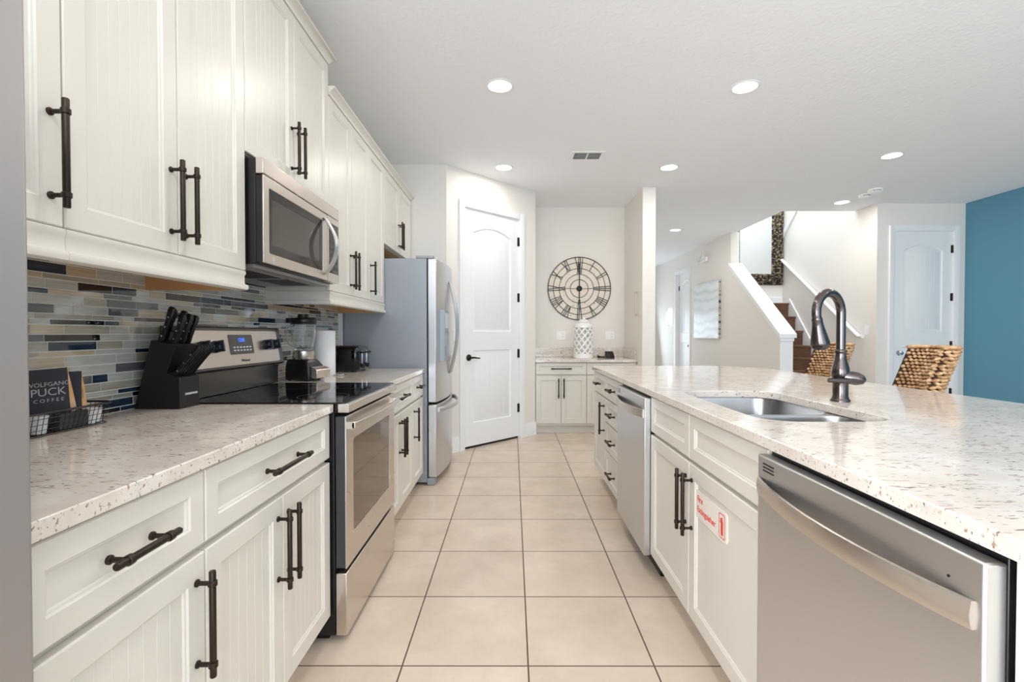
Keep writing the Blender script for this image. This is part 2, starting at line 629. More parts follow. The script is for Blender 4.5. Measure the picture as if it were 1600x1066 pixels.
# doors: local frame x across, y into the wall, front of wall at y=0
def panel_door(name, label, W, H, loc, rotz, hinge_x, knob_x, knob_kind, zs, gap=0.024, recess=0.03, jamb=0.12, opening='out'):
    root = thing(name, label, 'door', loc, rotz, None, 'structure')
    lf = MB()
    y0, y1 = recess, recess + 0.038
    x0, x1, z0, z1 = 0.004, W - 0.004, gap, H - 0.004
    pans = []
    zm0, zm1 = z0 + 0.40 * H, z0 + 0.40 * H + 0.20
    px0, px1 = x0 + 0.125, x1 - 0.125
    low = [(px0, z0 + 0.24), (px1, z0 + 0.24), (px1, zm0), (px0, zm0)]
    up = [(px0, zm1), (px1, zm1), (px1, z1 - 0.24)]
    for k in range(1, 12):
        t = k / 12.0
        up.append((px1 + (px0 - px1) * t, z1 - 0.24 + 0.075 * math.sin(PI * t) ** 0.9))
    up.append((px0, z1 - 0.24))
    lf.holed([(x0, z0), (x1, z0), (x1, z1), (x0, z1)], [low, up], y0, y1, 'y')
    for p in (low, up):
        cx = sum(q[0] for q in p) / len(p)
        cz = (min(q[1] for q in p) + max(q[1] for q in p)) / 2

        def ins(d):
            hw, hh = (px1 - px0) / 2, (max(q[1] for q in p) - min(q[1] for q in p)) / 2
            return [(cx + (q[0] - cx) * (1 - d / hw), cz + (q[1] - cz) * (1 - d / hh)) for q in p]
        L = []
        for d, y in ((0, y0), (0.010, y0 + 0.011), (0.030, y0 + 0.011), (0.042, y0 + 0.005)):
            L.append([(q[0], y, q[1]) for q in ins(d)])
        lf.loft(L, 0, False, True)
        q = ins(0.042)
        for k in range(1, 7):
            xx = min(a for a, _ in q) + (max(a for a, _ in q) - min(a for a, _ in q)) * k / 7
            lf.box(xx - 0.0025, xx + 0.0025, y0 + 0.0040, y0 + 0.0052, min(b_ for _, b_ in q) + 0.004, z1 - 0.29 if p is up else max(b_ for _, b_ in q) - 0.004)
    lf.build('door_leaf', trimw, root, bevel=0.0)
    MB().box(x0 + 0.012, x1 - 0.012, y0 + 0.006, y1 - 0.004, 0.001, gap - 0.0005).build('gap_shade_strip', black, root)  # black strip painted in for the shaded gap under the leaf
    fr = MB()
    c = 0.068
    CP = [(0.0, 0.0), (0.0, -0.012), (0.018, -0.018), (c, -0.018), (c, 0.0)]
    for sx, xe in ((-1, 0.0), (1, W)):
        fr.prism([(xe + sx * a, b_) for a, b_ in CP], 0, H + c, 'z')
    fr.prism([(b_, H + a) for a, b_ in CP], -0.0, W, 'x')
    fr.box(-0.0, 0.004 - 0.001, 0, jamb, 0, H)
    fr.box(W - 0.003, W, 0, jamb, 0, H)
    fr.box(0, W, 0, jamb, H - 0.003, H)
    fr.box(0.0, 0.014, y1 + 0.001, jamb, 0, H)
    fr.box(W - 0.014, W, y1 + 0.001, jamb, 0, H)
    fr.build('door_casing', trimw, root)
    for z in zs:
        h = MB()
        hx = hinge_x
        h.lathe([(0.007, -0.05), (0.0085, -0.045), (0.0085, 0.045), (0.007, 0.05)], 10, (hx, y0 - 0.006, z))
        h.box(hx - 0.02, hx + 0.02, y0 - 0.002, y0 + 0.001, z - 0.05, z + 0.05)
        h.build('hinge', bronze, root)
    k = MB()
    Mk = Matrix.Translation((knob_x, y0, 0.955)) @ Matrix.Rotation(R(90), 4, 'X')
    if knob_kind == 'lever':
        k.lathe([(0.034, 0), (0.034, 0.006), (0.026, 0.012), (0.012, 0.016), (0.011, 0.05)], 20, (0, 0, 0), 0, M=Mk)
        d = 1 if knob_x < W / 2 else -1
        k.tube([(knob_x - 0.012 * d, y0 - 0.05, 0.955), (knob_x + 0.03 * d, y0 - 0.054, 0.957), (knob_x + 0.07 * d, y0 - 0.05, 0.950), (knob_x + 0.115 * d, y0 - 0.047, 0.947)], [0.011, 0.010, 0.008, 0.006], 10)
        k.build('door_lever', bronze, root)
    else:
        k.lathe([(0.032, 0), (0.032, 0.005), (0.012, 0.01), (0.011, 0.028), (0.024, 0.036), (0.029, 0.048), (0.022, 0.06), (0.004, 0.064)], 20, (0, 0, 0), 0, M=Mk)
        k.build('door_knob', chrome if knob_kind == 'chrome' else bronze, root)
    return root


panel_door('door_1', 'white arched two-panel pantry door with dark lever on the diagonal wall', DOORW1 - DOORW0, DOORH,
           (pwp(DOORW0)[0], pwp(DOORW0)[1], 0), R(45), DOORW1 - DOORW0 - 0.005, 0.07, 'lever', (0.35, 0.98, 1.62, 2.26), 0.024, 0.012)
panel_door('door_2', 'white arched closet door with round chrome knob beside the blue wall', E1 - E0, EH,
           (E0, 6.2, 0), 0, E1 - E0 - 0.005, 0.075, 'chrome', (0.45, 1.06, 1.68, 2.30), 0.02, 0.012)
panel_door('door_3', 'white hallway door with small black knob left of the wave picture', D3B - D3A, D3H,
           (3.60, D3B, 0), R(-90), 0.006, 0.70, 'dark', (0.3, 2.2), 0.02, 0.07)

# stairs
st = MB()
steps = [(6.275 + 0.245 * k, 0.12 + 0.18 * k) for k in range(6)] + [(7.72, 1.255), (7.93, 1.49), (8.13, 1.725)]
poly = [(steps[0][0], 0)]
for k, (y, z) in enumerate(steps):
    poly += [(y, z - 0.03), (y - 0.025, z - 0.03), (y - 0.025, z)]
    ny = steps[k + 1][0] if k < len(steps) - 1 else 8.345
    poly += [(ny, z)]
poly += [(8.345, 0)]
# triangulated so that the concave side is right
st.holed(poly, [], 3.745, 4.672, 'x')
struct('stairs', st, stairw, 'dark brown wooden stairs rising behind the half wall', 'stairs', 0.003)
tr = MB()
tr.holed([(6.25, 0.01), (8.34, 0.01), (8.34, 1.74), (8.12, 1.80), (7.55, 1.13), (6.25, 0.27)], [], 4.674, 4.699, 'x')
struct('trim_1', tr, trimw, 'white skirt board along the stairs', 'trim', 0.002)
tr = MB().box(3.745, 4.67, 8.325, 8.349, 1.727, 1.84)
struct('trim_2', tr, trimw, 'white baseboard below the ornate mirror', 'trim', 0.002)
cp = MB()
cp.prism([(6.38, 1.148), (7.928, 2.317), (7.928, 2.372), (6.38, 1.203)], 3.555, 3.785, 'x')
cp.prism([(6.395, 1.103), (7.928, 2.262), (7.928, 2.316), (6.395, 1.158)], 3.58, 3.76, 'x')
struct('trim_3', cp, trimw, 'white sloping cap on the stair half wall', 'trim', 0.004)
struct('trim_4', MB().box(3.585, 3.755, 6.415, 6.4395, 0, 1.14), trimw, 'white end board of the stair half wall', 'trim', 0.002)
up_ = MB()
up_.holed([(8.345, 2.86), (8.345, 2.98), (7.6, 3.68), (7.6, 3.55)], [], 4.675, 4.699, 'x')
struct('trim_5', up_, trimw, 'white board rising high on the stairwell wall', 'trim', 0.002)

# backsplash of glass strips (left wall) and the short end trim
rnd = random.Random(11)
bs = MB()
bs.box(WL + 0.0005, WL + 0.0074, 0.62, 3.742, 0.935, 1.475)
zrow = 0.936
ri = 0
while zrow < 1.47:
    h = rnd.choice([0.0285, 0.0285, 0.0165, 0.0165, 0.0325, 0.0225])
    h = min(h, 1.474 - zrow)
    if h < 0.008:
        break
    y = 0.62 - rnd.random() * 0.1
    while y < 3.742:
        w = rnd.choice([0.06, 0.085, 0.105, 0.13, 0.165, 0.19])
        a, b_ = max(y, 0.622), min(y + w, 3.740)
        if b_ - a > 0.008:
            mi = rnd.choices(range(6), TILEW)[0] + 1
            bs.box(WL + 0.004, WL + 0.0085, a + 0.0016, b_ - 0.0016, zrow + 0.0016, zrow + h - 0.0016, mi)
        y += w
    zrow += h
struct('backsplash', bs, [grout] + TILES, 'mosaic of horizontal glass strips in taupe, beige and navy behind the range', 'backsplash')
struct('trim_6', MB().box(WL + 0.0005, -1.335, 3.743, 3.762, 0.935, 1.366), trimw, 'white filler strip between the backsplash and refrigerator', 'trim', 0.001)

# ------------------------------------------------------------------ cabinets (local: x width, y into cabinet, door face at y=0)
H_DOOR, H_DRAW = 0.238, 0.17


def pull(parent, x, z, L, vertical):
    mb = MB()

    def P(a, y):           # a along the bar
        return (x, y, z + a) if vertical else (x + a, y, z)
    yb = -0.036
    mb.tube([P(-L / 2, yb), P(-L / 2 + 0.002, yb), P(L / 2 - 0.002, yb), P(L / 2, yb)], [0.0062, 0.0072, 0.0072, 0.0062], 12)
    e = L / 2 - 0.028
    for sg in (-1, 1):
        a = e * sg
        mb.tube([P(a - 0.006, yb), P(a - 0.005, yb), P(a + 0.005, yb), P(a + 0.006, yb)], [0.0086, 0.0098, 0.0098, 0.0086], 12)
        mb.tube([P(a, 0.0005), P(a, yb)], 0.0052, 8)
        mb.tube([P(a, 0.0005), P(a, -0.004), P(a, -0.006)], [0.0085, 0.0085, 0.006], 10)
    return mb.build('handle', bronze, parent)


def front(x0, x1, z0, z1, bead, w=0.056):
    mb = MB()
    t = 0.019

    def lp(i, y):
        return [(x0 + i, y, z0 + i), (x1 - i, y, z0 + i), (x1 - i, y, z1 - i), (x0 + i, y, z1 - i)]
    prof = [(0, t), (0, 0.003), (0.003, 0), (w, 0), (w + 0.003, 0.004), (w + 0.007, 0.005), (w + 0.009, 0.009)]
    mb.loft([lp(i, y) for i, y in prof], 0, True, not bead)
    if bead:
        i = w + 0.009
        xa, xb, za, zb = x0 + i, x1 - i, z0 + i, z1 - i
        n = max(2, round((xb - xa) / 0.036))
        xs = [(xa, 0.009)]
        for k in range(1, n):
            xc = xa + (xb - xa) * k / n
            xs += [(xc - 0.0012, 0.009), (xc - 0.0003, 0.0099), (xc + 0.0003, 0.0099), (xc + 0.0012, 0.009)]
        xs.append((xb, 0.009))
        mb.loft([[(x, y, za) for x, y in xs], [(x, y, zb) for x, y in xs]], 0, False, False, False)
    return mb


CT, CB = 0.900, 0.900


def base_cabinet(label, loc, rotz, W, depth, cols, group, bead=True, top=0.9005, low_body=None, ends=(0, 0), sgn=None):
    """cols: list of (x0, x1, kind, [fronts]) where each front = (type, z0, z1, handle side)"""
    root = thing('base_cabinet', label, 'cabinet', loc, rotz, group)
    bd = MB()
    if low_body:
        bd.box(0, W, 0.021, depth, 0.10, low_body)
        bd.box(0, W, 0.021, 0.040, low_body, top)
        bd.box(0, 0.018, 0.04, depth, low_body, top)
        bd.box(W - 0.018, W, 0.04, depth, low_body, top)
    else:
        bd.box(0, W, 0.021, depth, 0.10, top)
    bd.build('cabinet_body', cream, root, bevel=0.001)
    MB().box(0, W, 0.085, depth - 0.02, 0.0005, 0.099).build('toe_kick', cream, root)
    for typ, x0, x1, z0, z1, hs in cols:
        g = 0.0018
        is_door = typ == 'door'
        d = front(x0 + g, x1 - g, z0 + g, z1 - g, bead and is_door, 0.056 if is_door else min(0.05, (z1 - z0) * 0.27))
        o = d.build('door' if is_door else ('drawer' if typ == 'drawer' else 'false_front'), cream, root, smooth=10)
        if hs is None:
            continue
        if is_door:
            hx = x0 + 0.032 if hs == 'l' else x1 - 0.032
            pull(o, hx, z1 - 0.034 - H_DOOR / 2, H_DOOR, True)
        else:
            pull(o, (x0 + x1) / 2, (z0 + z1) / 2, hs if isinstance(hs, float) else H_DRAW, False)
    return root


ROTL, ROTI = R(90), R(-90)
XD = -0.702      # left base door faces
ZD0, ZD1, ZR0, ZR1 = 0.115, 0.713, 0.727, 0.897
GL = 'cream base cabinets along the left wall'
DL = -WL + XD - 0.001
base_cabinet('cream base cabinet at far left, one drawer over one door under the coffee basket', (XD, 0.664, 0), ROTL, 0.421, DL,
             [('drawer', 0, 0.421, ZR0, ZR1, 0.155), ('door', 0, 0.421, ZD0, ZD1, 'r')], GL)
base_cabinet('cream base cabinet just left of the range, wide drawer over two doors', (XD, 1.086, 0), ROTL, 0.744, DL,
             [('drawer', 0, 0.744, ZR0, ZR1, 0.25), ('door', 0, 0.367, ZD0, ZD1, 'r'), ('door', 0.367, 0.744, ZD0, ZD1, 'l')], GL)
base_cabinet('cream base cabinet just right of the range, wide drawer over two doors', (XD, 2.608, 0), ROTL, 0.752, DL,
             [('drawer', 0, 0.752, ZR0, ZR1, 0.25), ('door', 0, 0.376, ZD0, ZD1, 'r'), ('door', 0.376, 0.752, ZD0, ZD1, 'l')], GL)
base_cabinet('cream base cabinet beside the refrigerator, narrow drawer over a single door', (XD, 3.361, 0), ROTL, 0.377, DL,
             [('drawer', 0, 0.377, ZR0, ZR1, 0.17), ('door', 0, 0.377, ZD0, ZD1, 'l')], GL)

# island cabinets face -X
XI = 0.680
GI = 'cream base cabinets of the island facing the aisle'
DI = 0.60
# local x = 0 at far end, runs towards the camera (-Y)


def isl(y_far):
    return (XI, y_far, 0)


base_cabinet('cream island sink cabinet with red fire extinguisher sign, two false fronts over two doors', isl(2.352), ROTI, 1.082, DI,
             [('false', 0, 0.512, ZR0 - 0.004, ZR1, None), ('false', 0.512, 1.082, ZR0 - 0.004, ZR1, None),
              ('door', 0, 0.512, ZD0, ZD1 - 0.002, 'r'), ('door', 0.512, 1.082, ZD0, ZD1 - 0.002, 'l')], GI, bead=False, low_body=0.64)
base_cabinet('cream island cabinet with a stack of four drawers beyond the far dishwasher', isl(3.515), ROTI, 0.545, DI,
             [('drawer', 0, 0.545, 0.735, ZR1, 0.17), ('drawer', 0, 0.545, 0.563, 0.731, 0.17), ('drawer', 0, 0.545, 0.36, 0.559, 0.17), ('drawer', 0, 0.545, 0.115, 0.356, 0.17)], GI, bead=False)
base_cabinet('cream island end cabinet nearest the clock nook, small drawer over a narrow door', isl(3.985), ROTI, 0.469, DI,
             [('drawer', 0, 0.469, 0.735, ZR1, 0.13), ('door', 0, 0.469, ZD0, 0.731, 'r')], GI, bead=False)
pn = MB()
pn.box(0.703, 1.45, 0.60, 0.648, 0.0005, 0.9005)
pn.box(0.682, 0.703, 0.605, 0.645, 0.11, 0.9005)
tag(pn.build('end_panel', cream, bevel=0.002), 'cream end panel of the island at the near dishwasher', 'panel')
bp_ = MB()
bp_.box(1.282, 1.45, 0.65, 3.985, 0.0005, 0.9005)
tag(bp_.build('back_panel', cream, bevel=0.002), 'cream back panel of the island under the seating overhang', 'panel')

# nook cabinets face -Y
YN = 5.735
GN = 'cream base cabinets in the clock nook'
NT = 0.861
for lab, x0, W in (('cream nook base cabinet on the left under the lattice jar, drawer over two doors', 0.276, 0.610),
                   ('cream nook base cabinet on the right partly hidden behind the island, drawer over two doors', 0.887, 0.600)):
    base_cabinet(lab, (x0, YN, 0), 0, W, 6.398 - YN,
                 [('drawer', 0, W, 0.715, NT - 0.004, 0.25), ('door', 0, W / 2, 0.125, 0.705, 'r'), ('door', W / 2, W, 0.125, 0.705, 'l')],
                 GN, bead=False, top=NT)

# ------------------------------------------------------------------ wall cabinets
XU = -1.010
DU = -WL + XU - 0.001
RAIL = [(-0.02, 1.367), (0.000, 1.367), (0.008, 1.371), (0.0105, 1.380), (0.008, 1.389), (0.002, 1.392), (0.0005, 1.398), (0.0005, 1.424), (0.004, 1.430), (0.003, 1.441), (-0.02, 1.441)]


def crown_prof(z):
    return [(-0.03, z - 0.045), (0.003, z - 0.045), (0.005, z - 0.034), (0.012, z - 0.028), (0.026, z - 0.014), (0.034, z - 0.011), (0.034, z), (-0.03, z)]


def wall_cabinet(label, y0, W, zb, zt, doors, crown_path, rail_path, raw_bottom=True, backing=None):
    root = thing('wall_cabinet', label, 'cabinet', (XU, y0, zb), ROTL, 'cream wall cabinets along the left wall')
    H = zt - zb
    bd = MB()
    bd.box(0, W, 0.021, DU, 0.0, H)
    if raw_bottom:
        bd.box(0.016, W - 0.016, 0.045, DU - 0.002, -0.004, 0.001, 1)
    bd.build('cabinet_body', [cream, wood], root, bevel=0.001)
    for x0, x1, hs in doors:
        d = front(x0 + 0.0018, x1 - 0.0018, 0.002, H - 0.05, True).build('door', cream, root, smooth=10)
        hx = x0 + 0.032 if hs == 'l' else x1 - 0.032
        pull(d, hx, 0.038 + H_DOOR / 2, H_DOOR, True)
    if crown_path:
        MB().sweep(crown_path, [(o, z - zb) for o, z in crown_prof(zt)]).build('crown_moulding', cream, root)
    if rail_path:
        MB().sweep(rail_path, [(o, z - zb) for o, z in RAIL]).build('light_rail', cream, root)
    if backing:
        MB().box(backing - 0.004, backing, 0.024, DU - 0.006, -0.0745, -0.0045).build('rail_backing', wood, root)
    return root


ZU, ZT1, ZT2 = 1.442, 2.565, 2.725
wall_cabinet('tall cream wall cabinet with a single door at far left above the coffee basket', 0.664, 0.417, ZU, ZT1,
             [(0, 0.417, 'r')], [(0, 0), (0.417, 0)], [(0, 0), (0.417, 0)])
wall_cabinet('cream wall cabinet with two doors between the far left cabinet and microwave', 1.082, 0.734, ZU, ZT1,
             [(0, 0.369, 'r'), (0.369, 0.734, 'l')], [(0, 0), (0.734, 0), (0.734, DU - 0.002)], [(0, 0), (0.722, 0), (0.722, DU - 0.002)], True, 0.7005)
wall_cabinet('cream wall cabinet with two doors directly above the microwave', 1.817, 0.825, 1.895, ZT2,
             [(0, 0.4125, 'r'), (0.4125, 0.825, 'l')], [(0, DU - 0.002), (0, 0), (0.825, 0), (0.825, DU - 0.002)], None, False)
wall_cabinet('tall cream wall cabinet with two doors right of the microwave', 2.643, 0.729, ZU, ZT1,
             [(0, 0.372, 'r'), (0.372, 0.729, 'l')], [(0, 0), (0.729, 0)], [(0, DU - 0.002), (0, 0), (0.729, 0)])
wall_cabinet('narrow cream wall cabinet with one door beside the refrigerator', 3.373, 0.397, ZU, ZT1,
             [(0, 0.397, 'l')], [(0, 0), (0.397, 0)], [(0, 0), (0.397, 0), (0.397, DU - 0.002)], True, 0.3765)
wall_cabinet('short cream wall cabinet with two doors above the refrigerator', 3.771, 1.006, 1.915, ZT1,
             [(0, 0.503, 'r'), (0.503, 1.006, 'l')], [(0, 0), (1.006, 0)], None)

# ------------------------------------------------------------------ countertops
ZC = 0.934
XE = -0.690


def slab(outer, holes, z0, z1, name, label, bev=0.003):
    mb = MB().holed(outer, holes, z0, z1, 'z')
    return tag(mb.build(name, stonem, bevel=bev), label, 'countertop')


slab([(WL + 0.001, 0.662), (XE, 0.662), (XE, 1.838), (WL + 0.001, 1.838)], [], 0.902, ZC, 'countertop', 'speckled beige quartz countertop left of the range holding the knife block')
slab([(WL + 0.001, 2.602), (XE, 2.602), (XE, 3.745), (WL + 0.001, 3.745)], [], 0.902, ZC, 'countertop', 'speckled beige quartz countertop between the range and refrigerator')
IX0, IX1, IY0, IY1 = 0.667, 1.985, 0.585, 4.06
outer = [(IX0, IY0), (IX1, IY0)]
r = 0.40
for k in range(0, 11):
    a = R(90.0 * k / 10)
    outer.append((IX1 - r + r * math.cos(a), IY1 - r + r * math.sin(a)))
for k in range(0, 6):
    a = R(90 + 90.0 * k / 5)
    outer.append((IX0 + 0.04 + 0.04 * math.cos(a), IY1 - 0.04 + 0.04 * math.sin(a)))
SX0, SX1, SY0, SY1 = 0.785, 1.212, 1.475, 2.275
hole = list(reversed(rrect(SX0, SX1, SY0, SY1, 0.11, 6)))
slab(outer, [hole], 0.902, ZC, 'countertop', 'long speckled quartz island countertop with sink cut-out and faucet')
slab([(0.272, 5.712), (1.489, 5.712), (1.489, 6.399), (0.272, 6.399)], [], NT + 0.002, NT + 0.034, 'countertop', 'small quartz countertop in the nook under the clock')
bsn = MB()
ZN = NT + 0.034
bsn.box(0.272, 1.489, 6.379, 6.3985, ZN + 0.001, ZN + 0.125)
bsn.box(1.469, 1.4885, 5.76, 6.378, ZN + 0.001, ZN + 0.125)
tag(bsn.build('splash_strip', stonem, bevel=0.002), 'low quartz splash strip around the nook countertop', 'backsplash')

# ------------------------------------------------------------------ sink and faucet
root = thing('kitchen_sink', 'stainless double-bowl sink set below the island countertop', 'sink', (0, 0, 0.70))
rim = MB()
YM0, YM1 = 1.775, 1.800
bowls = [(SX0 - 0.012, SX1 + 0.012, SY0 - 0.012, YM0), (SX0 - 0.012, SX1 + 0.012, YM1, SY1 + 0.012)]
rim.holed(rrect(SX0 - 0.03, SX1 + 0.03, SY0 - 0.03, SY1 + 0.03, 0.10), [list(reversed(rrect(*bw, 0.085))) for bw in bowls], 0.1985, 0.2005, 'z')
rim.build('rim', sinkst, root)
for bw in bowls:
    m_ = MB()
    L = []
    for d, z, rr in ((0.0, 0.2005, 0.085), (0.002, 0.190, 0.085), (0.008, 0.06, 0.08), (0.014, 0.03, 0.078), (0.03, 0.012, 0.066), (0.055, 0.006, 0.05), (0.12, 0.002, 0.03)):
        L.append([(x, y, z) for x, y in rrect(bw[0] + d, bw[1] - d, bw[2] + d, bw[3] - d, rr)])
    m_.loft(L, 0, False, True)
    bo = m_.build('bowl', sinkst, root, smooth=60)
    cx, cy = (bw[0] + bw[1]) / 2, (bw[2] + bw[3]) / 2
    MB().lathe([(0.045, 0.0025), (0.045, 0.005), (0.036, 0.006), (0.03, 0.003), (0.004, 0.003)], 24, (cx, cy, 0)).build('drain', chrome, bo)

orb = mat('oil_rubbed_bronze', (104, 96, 94), 0.2, 0.95)
FX, FY = 1.318, 1.925
root = thing('kitchen_faucet', 'dark bronze gooseneck faucet with pull-down spray head behind the sink', 'faucet', (FX, FY, ZC + 0.0005), R(-154))
# local +x points from the base towards the sink
bd = MB()
bd.lathe([(0.035, 0), (0.035, 0.006), (0.030, 0.010), (0.030, 0.014), (0.0275, 0.020), (0.0275, 0.085), (0.031, 0.10), (0.033, 0.115), (0.030, 0.135), (0.022, 0.165), (0.019, 0.19), (0.0195, 0.194), (0.0225, 0.197), (0.0225, 0.204), (0.018, 0.208)], 28)
bd.build('faucet_body', orb, root, smooth=60)
nk = MB()
AR = 0.080
pts = [(0, 0, 0.205), (0, 0, 0.26), (0, 0, 0.31), (0, 0, 0.35)]
for k in range(1, 19):
    a = PI - R(198.0 * k / 18)
    pts.append((AR + AR * math.cos(a), 0, 0.352 + AR * math.sin(a)))
nk.tube(pts, 0.0168, 16)
nk.build('neck', orb, root, smooth=60)
e = Vector(pts[-1])
t = (Vector(pts[-1]) - Vector(pts[-2])).normalized()
Ms = Matrix.Translation(e) @ t.to_track_quat('Z', 'Y').to_matrix().to_4x4()
sp = MB()
sp.lathe([(0.018, -0.004), (0.0195, 0.004), (0.0185, 0.008), (0.021, 0.03), (0.029, 0.07), (0.0335, 0.092), (0.034, 0.104), (0.031, 0.108), (0.031, 0.112), (0.026, 0.115)], 24, M=Ms)
sp_o = sp.build('spray_head', orb, root, smooth=60)
MB().lathe([(0.0235, 0.1152), (0.0235, 0.118), (0.004, 0.119)], 24, M=Ms).build('spray_face', darkgrey, sp_o)
lv = MB()
ang = R(-154)
# valve sticks out on the camera-right side, lever lies across it (world directions turned into local ones)
Mr = Matrix.Rotation(-ang, 4, 'Z')


def W2(v):
    return tuple(Mr @ Vector(v))


lv.tube([W2(p) for p in ((0.0, 0, 0.100), (0.025, -0.018, 0.096), (0.046, -0.032, 0.092), (0.060, -0.042, 0.088), (0.068, -0.048, 0.086))], [0.026, 0.027, 0.026, 0.019, 0.006], 16)
lv.tube([W2(p) for p in ((0.054, -0.044, 0.084), (0.02, -0.049, 0.085), (-0.04, -0.050, 0.086), (-0.078, -0.048, 0.088))], [0.013, 0.0095, 0.0085, 0.0095], 12)
lv.build('lever', orb, root, smooth=60)

# ------------------------------------------------------------------ range
RW = 0.757
root = thing('range', 'stainless freestanding electric range with black glass top under the microwave', 'range', (-0.645, 1.842, 0), ROTL)
RD = -WL - 0.645 - 0.012
rb = MB()
rb.box(0.002, RW - 0.002, 0.045, RD, 0.03, 0.899)
rb.box(0.03, 0.08, 0.08, 0.13, 0.0005, 0.03)
rb.box(RW - 0.08, RW - 0.03, 0.08, 0.13, 0.0005, 0.03)
rb.box(0.03, 0.08, RD - 0.1, RD - 0.05, 0.0005, 0.03)
rb.box(RW - 0.08, RW - 0.03, RD - 0.1, RD - 0.05, 0.0005, 0.03)
rb.build('range_body', black, root, bevel=0.002)
ct = MB()
ct.prism([(-0.013, 0.900), (0.03, 0.900), (0.03, 0.9345), (-0.006, 0.9345), (-0.013, 0.930)], 0, RW, 'x', 0)
ct.build('front_trim', steelm, root, bevel=0.0015)
cg = MB()
cg.box(0.0, RW, 0.002, RD - 0.09, 0.9346, 0.9395)
cg.box(0.002, RW - 0.002, 0.031, RD - 0.09, 0.9, 0.9346)
cgo = cg.build('cooktop', blackgl, root, bevel=0.0012)
ringm = mat('burner_mark', (66, 66, 70), 0.3)
for bx, by, br in ((0.19, 0.16, 0.105), (0.56, 0.16, 0.085), (0.19, 0.42, 0.085), (0.56, 0.42, 0.105)):
    rg = MB()
    rg.loft([[(bx + q * math.cos(2 * PI * k / 40), by + q * math.sin(2 * PI * k / 40), 0.9397) for k in range(40)] for q in (br, br - 0.003)], 0, False, False)
    rg.build('burner_ring', ringm, cgo)
# oven door
od = MB()
od.holed([(0.004, 0.290), (RW - 0.004, 0.290), (RW - 0.004, 0.885), (0.004, 0.885)],
         [list(reversed(rrect(0.088, 0.655, 0.405, 0.782, 0.02, 4)))], 0.0, 0.006, 'y', 0)
od.box(0.006, RW - 0.006, 0.0062, 0.042, 0.292, 0.884, 1)
doo = od.build('oven_door', [steelm, darkgrey], root, bevel=0.0015)
ow = MB()
ow.holed(rrect(0.089, 0.654, 0.406, 0.781, 0.02, 4), [], 0.0025, 0.0058, 'y')
ow.build('oven_window', ovenglass, doo)
oh = MB()
hp = []
for k in range(13):
    u = k / 12.0
    hp.append((0.012 + (RW - 0.024) * u, -0.032 - 0.022 * math.sin(PI * u)))
L = []
for x, y in hp:
    L.append([(x, y + 0.010, 0.834), (x, y, 0.836), (x, y - 0.003, 0.848), (x, y, 0.860), (x, y + 0.010, 0.862), (x, y + 0.014, 0.848)])
oh.loft(L)
oh.box(0.012, 0.034, -0.030, 0.001, 0.833, 0.863)
oh.box(RW - 0.034, RW - 0.012, -0.030, 0.001, 0.833, 0.863)
oh.build('handle', steelm, doo, bevel=0.002)
vn = MB()
for k in range(6):
    vn.box(0.10 + 0.095 * k, 0.17 + 0.095 * k, 0.008, 0.03, 0.8841, 0.8856)
vn.build('vent_slots', black, doo)
dr = MB()
dr.box(0.004, RW - 0.004, 0.0, 0.043, 0.028, 0.272)
dr.build('storage_drawer', steelm, root, bevel=0.003)
# backguard
bgk = MB()
YB = RD - 0.115
bgk.prism([(YB + 0.03, 0.94), (RD, 0.94), (RD, 1.236), (YB + 0.034, 1.236), (YB + 0.026, 1.232), (YB - 0.004, 1.052), (YB + 0.005, 1.045), (YB + 0.03, 1.045)], 0.0, RW, 'x', 0)
bgo = bgk.build('backguard', mat('backguard_grey', (92, 90, 88), 0.22, 0.8), root, bevel=0.003)
# tilted console frame: u along x, v up the slope
tilt = math.atan2(0.030, 0.18)


def CM(x, vv_, out=0.0):
    """matrix at console point, local z = outward normal, x = width"""
    z = 1.052 + vv_ * math.cos(tilt)
    y = YB - 0.004 + vv_ * math.sin(tilt)
    nrm = Vector((0, -math.cos(tilt), math.sin(tilt)))
    up = Vector((0, math.sin(tilt), math.cos(tilt)))
    M = Matrix.Identity(4)
    M.col[0][:3] = (1, 0, 0)
    M.col[1][:3] = up
    M.col[2][:3] = nrm
    M.col[3][:3] = Vector((x, y, z)) + nrm * out
    return M


pl = MB()
pl.holed(rrect(-0.355, 0.330, 0.012, 0.168, 0.012, 4), [], 0.0, 0.003, 'z', 0, CM(RW / 2, 0.0))
pl.text('Whirlpool', 0.017, CM(0.385, 0.03, 0.0032), 1)
pl.build('control_panel', [steelm, darkgrey], bgo)
for kx in (0.085, 0.175, 0.585, 0.665):
    kb = MB()
    kb.lathe([(0.026, 0.0), (0.026, 0.004), (0.022, 0.006), (0.0205, 0.026), (0.018, 0.030), (0.002, 0.031)], 24, M=CM(kx, 0.098, 0.003))
    kb.box(-0.005, 0.005, -0.024, 0.024, 0.006, 0.037, 0, M=CM(kx, 0.098, 0.003))
    kb.build('knob', mat('knob_slate', (52, 60, 70), 0.3, 0.6) if 'knob_slate' not in MATS else MATS['knob_slate'], bgo)
dp = MB()
dp.holed(rrect(-0.095, 0.095, -0.045, 0.045, 0.006, 3), [], 0.003, 0.005, 'z', 0, CM(0.37, 0.105))
dp.text('12:05', 0.024, CM(0.372, 0.125, 0.0055), 1)
for i in range(6):
    for j in range(2):
        dp.box(-0.07 + 0.026 * i, -0.054 + 0.026 * i, -0.03 + 0.014 * j, -0.024 + 0.014 * j, 0.005, 0.0056, 2, CM(0.37, 0.105))
dp.build('display', [mat('display_grey', (84, 84, 86), 0.2), bluelit, MATS['white_plastic']], bgo)

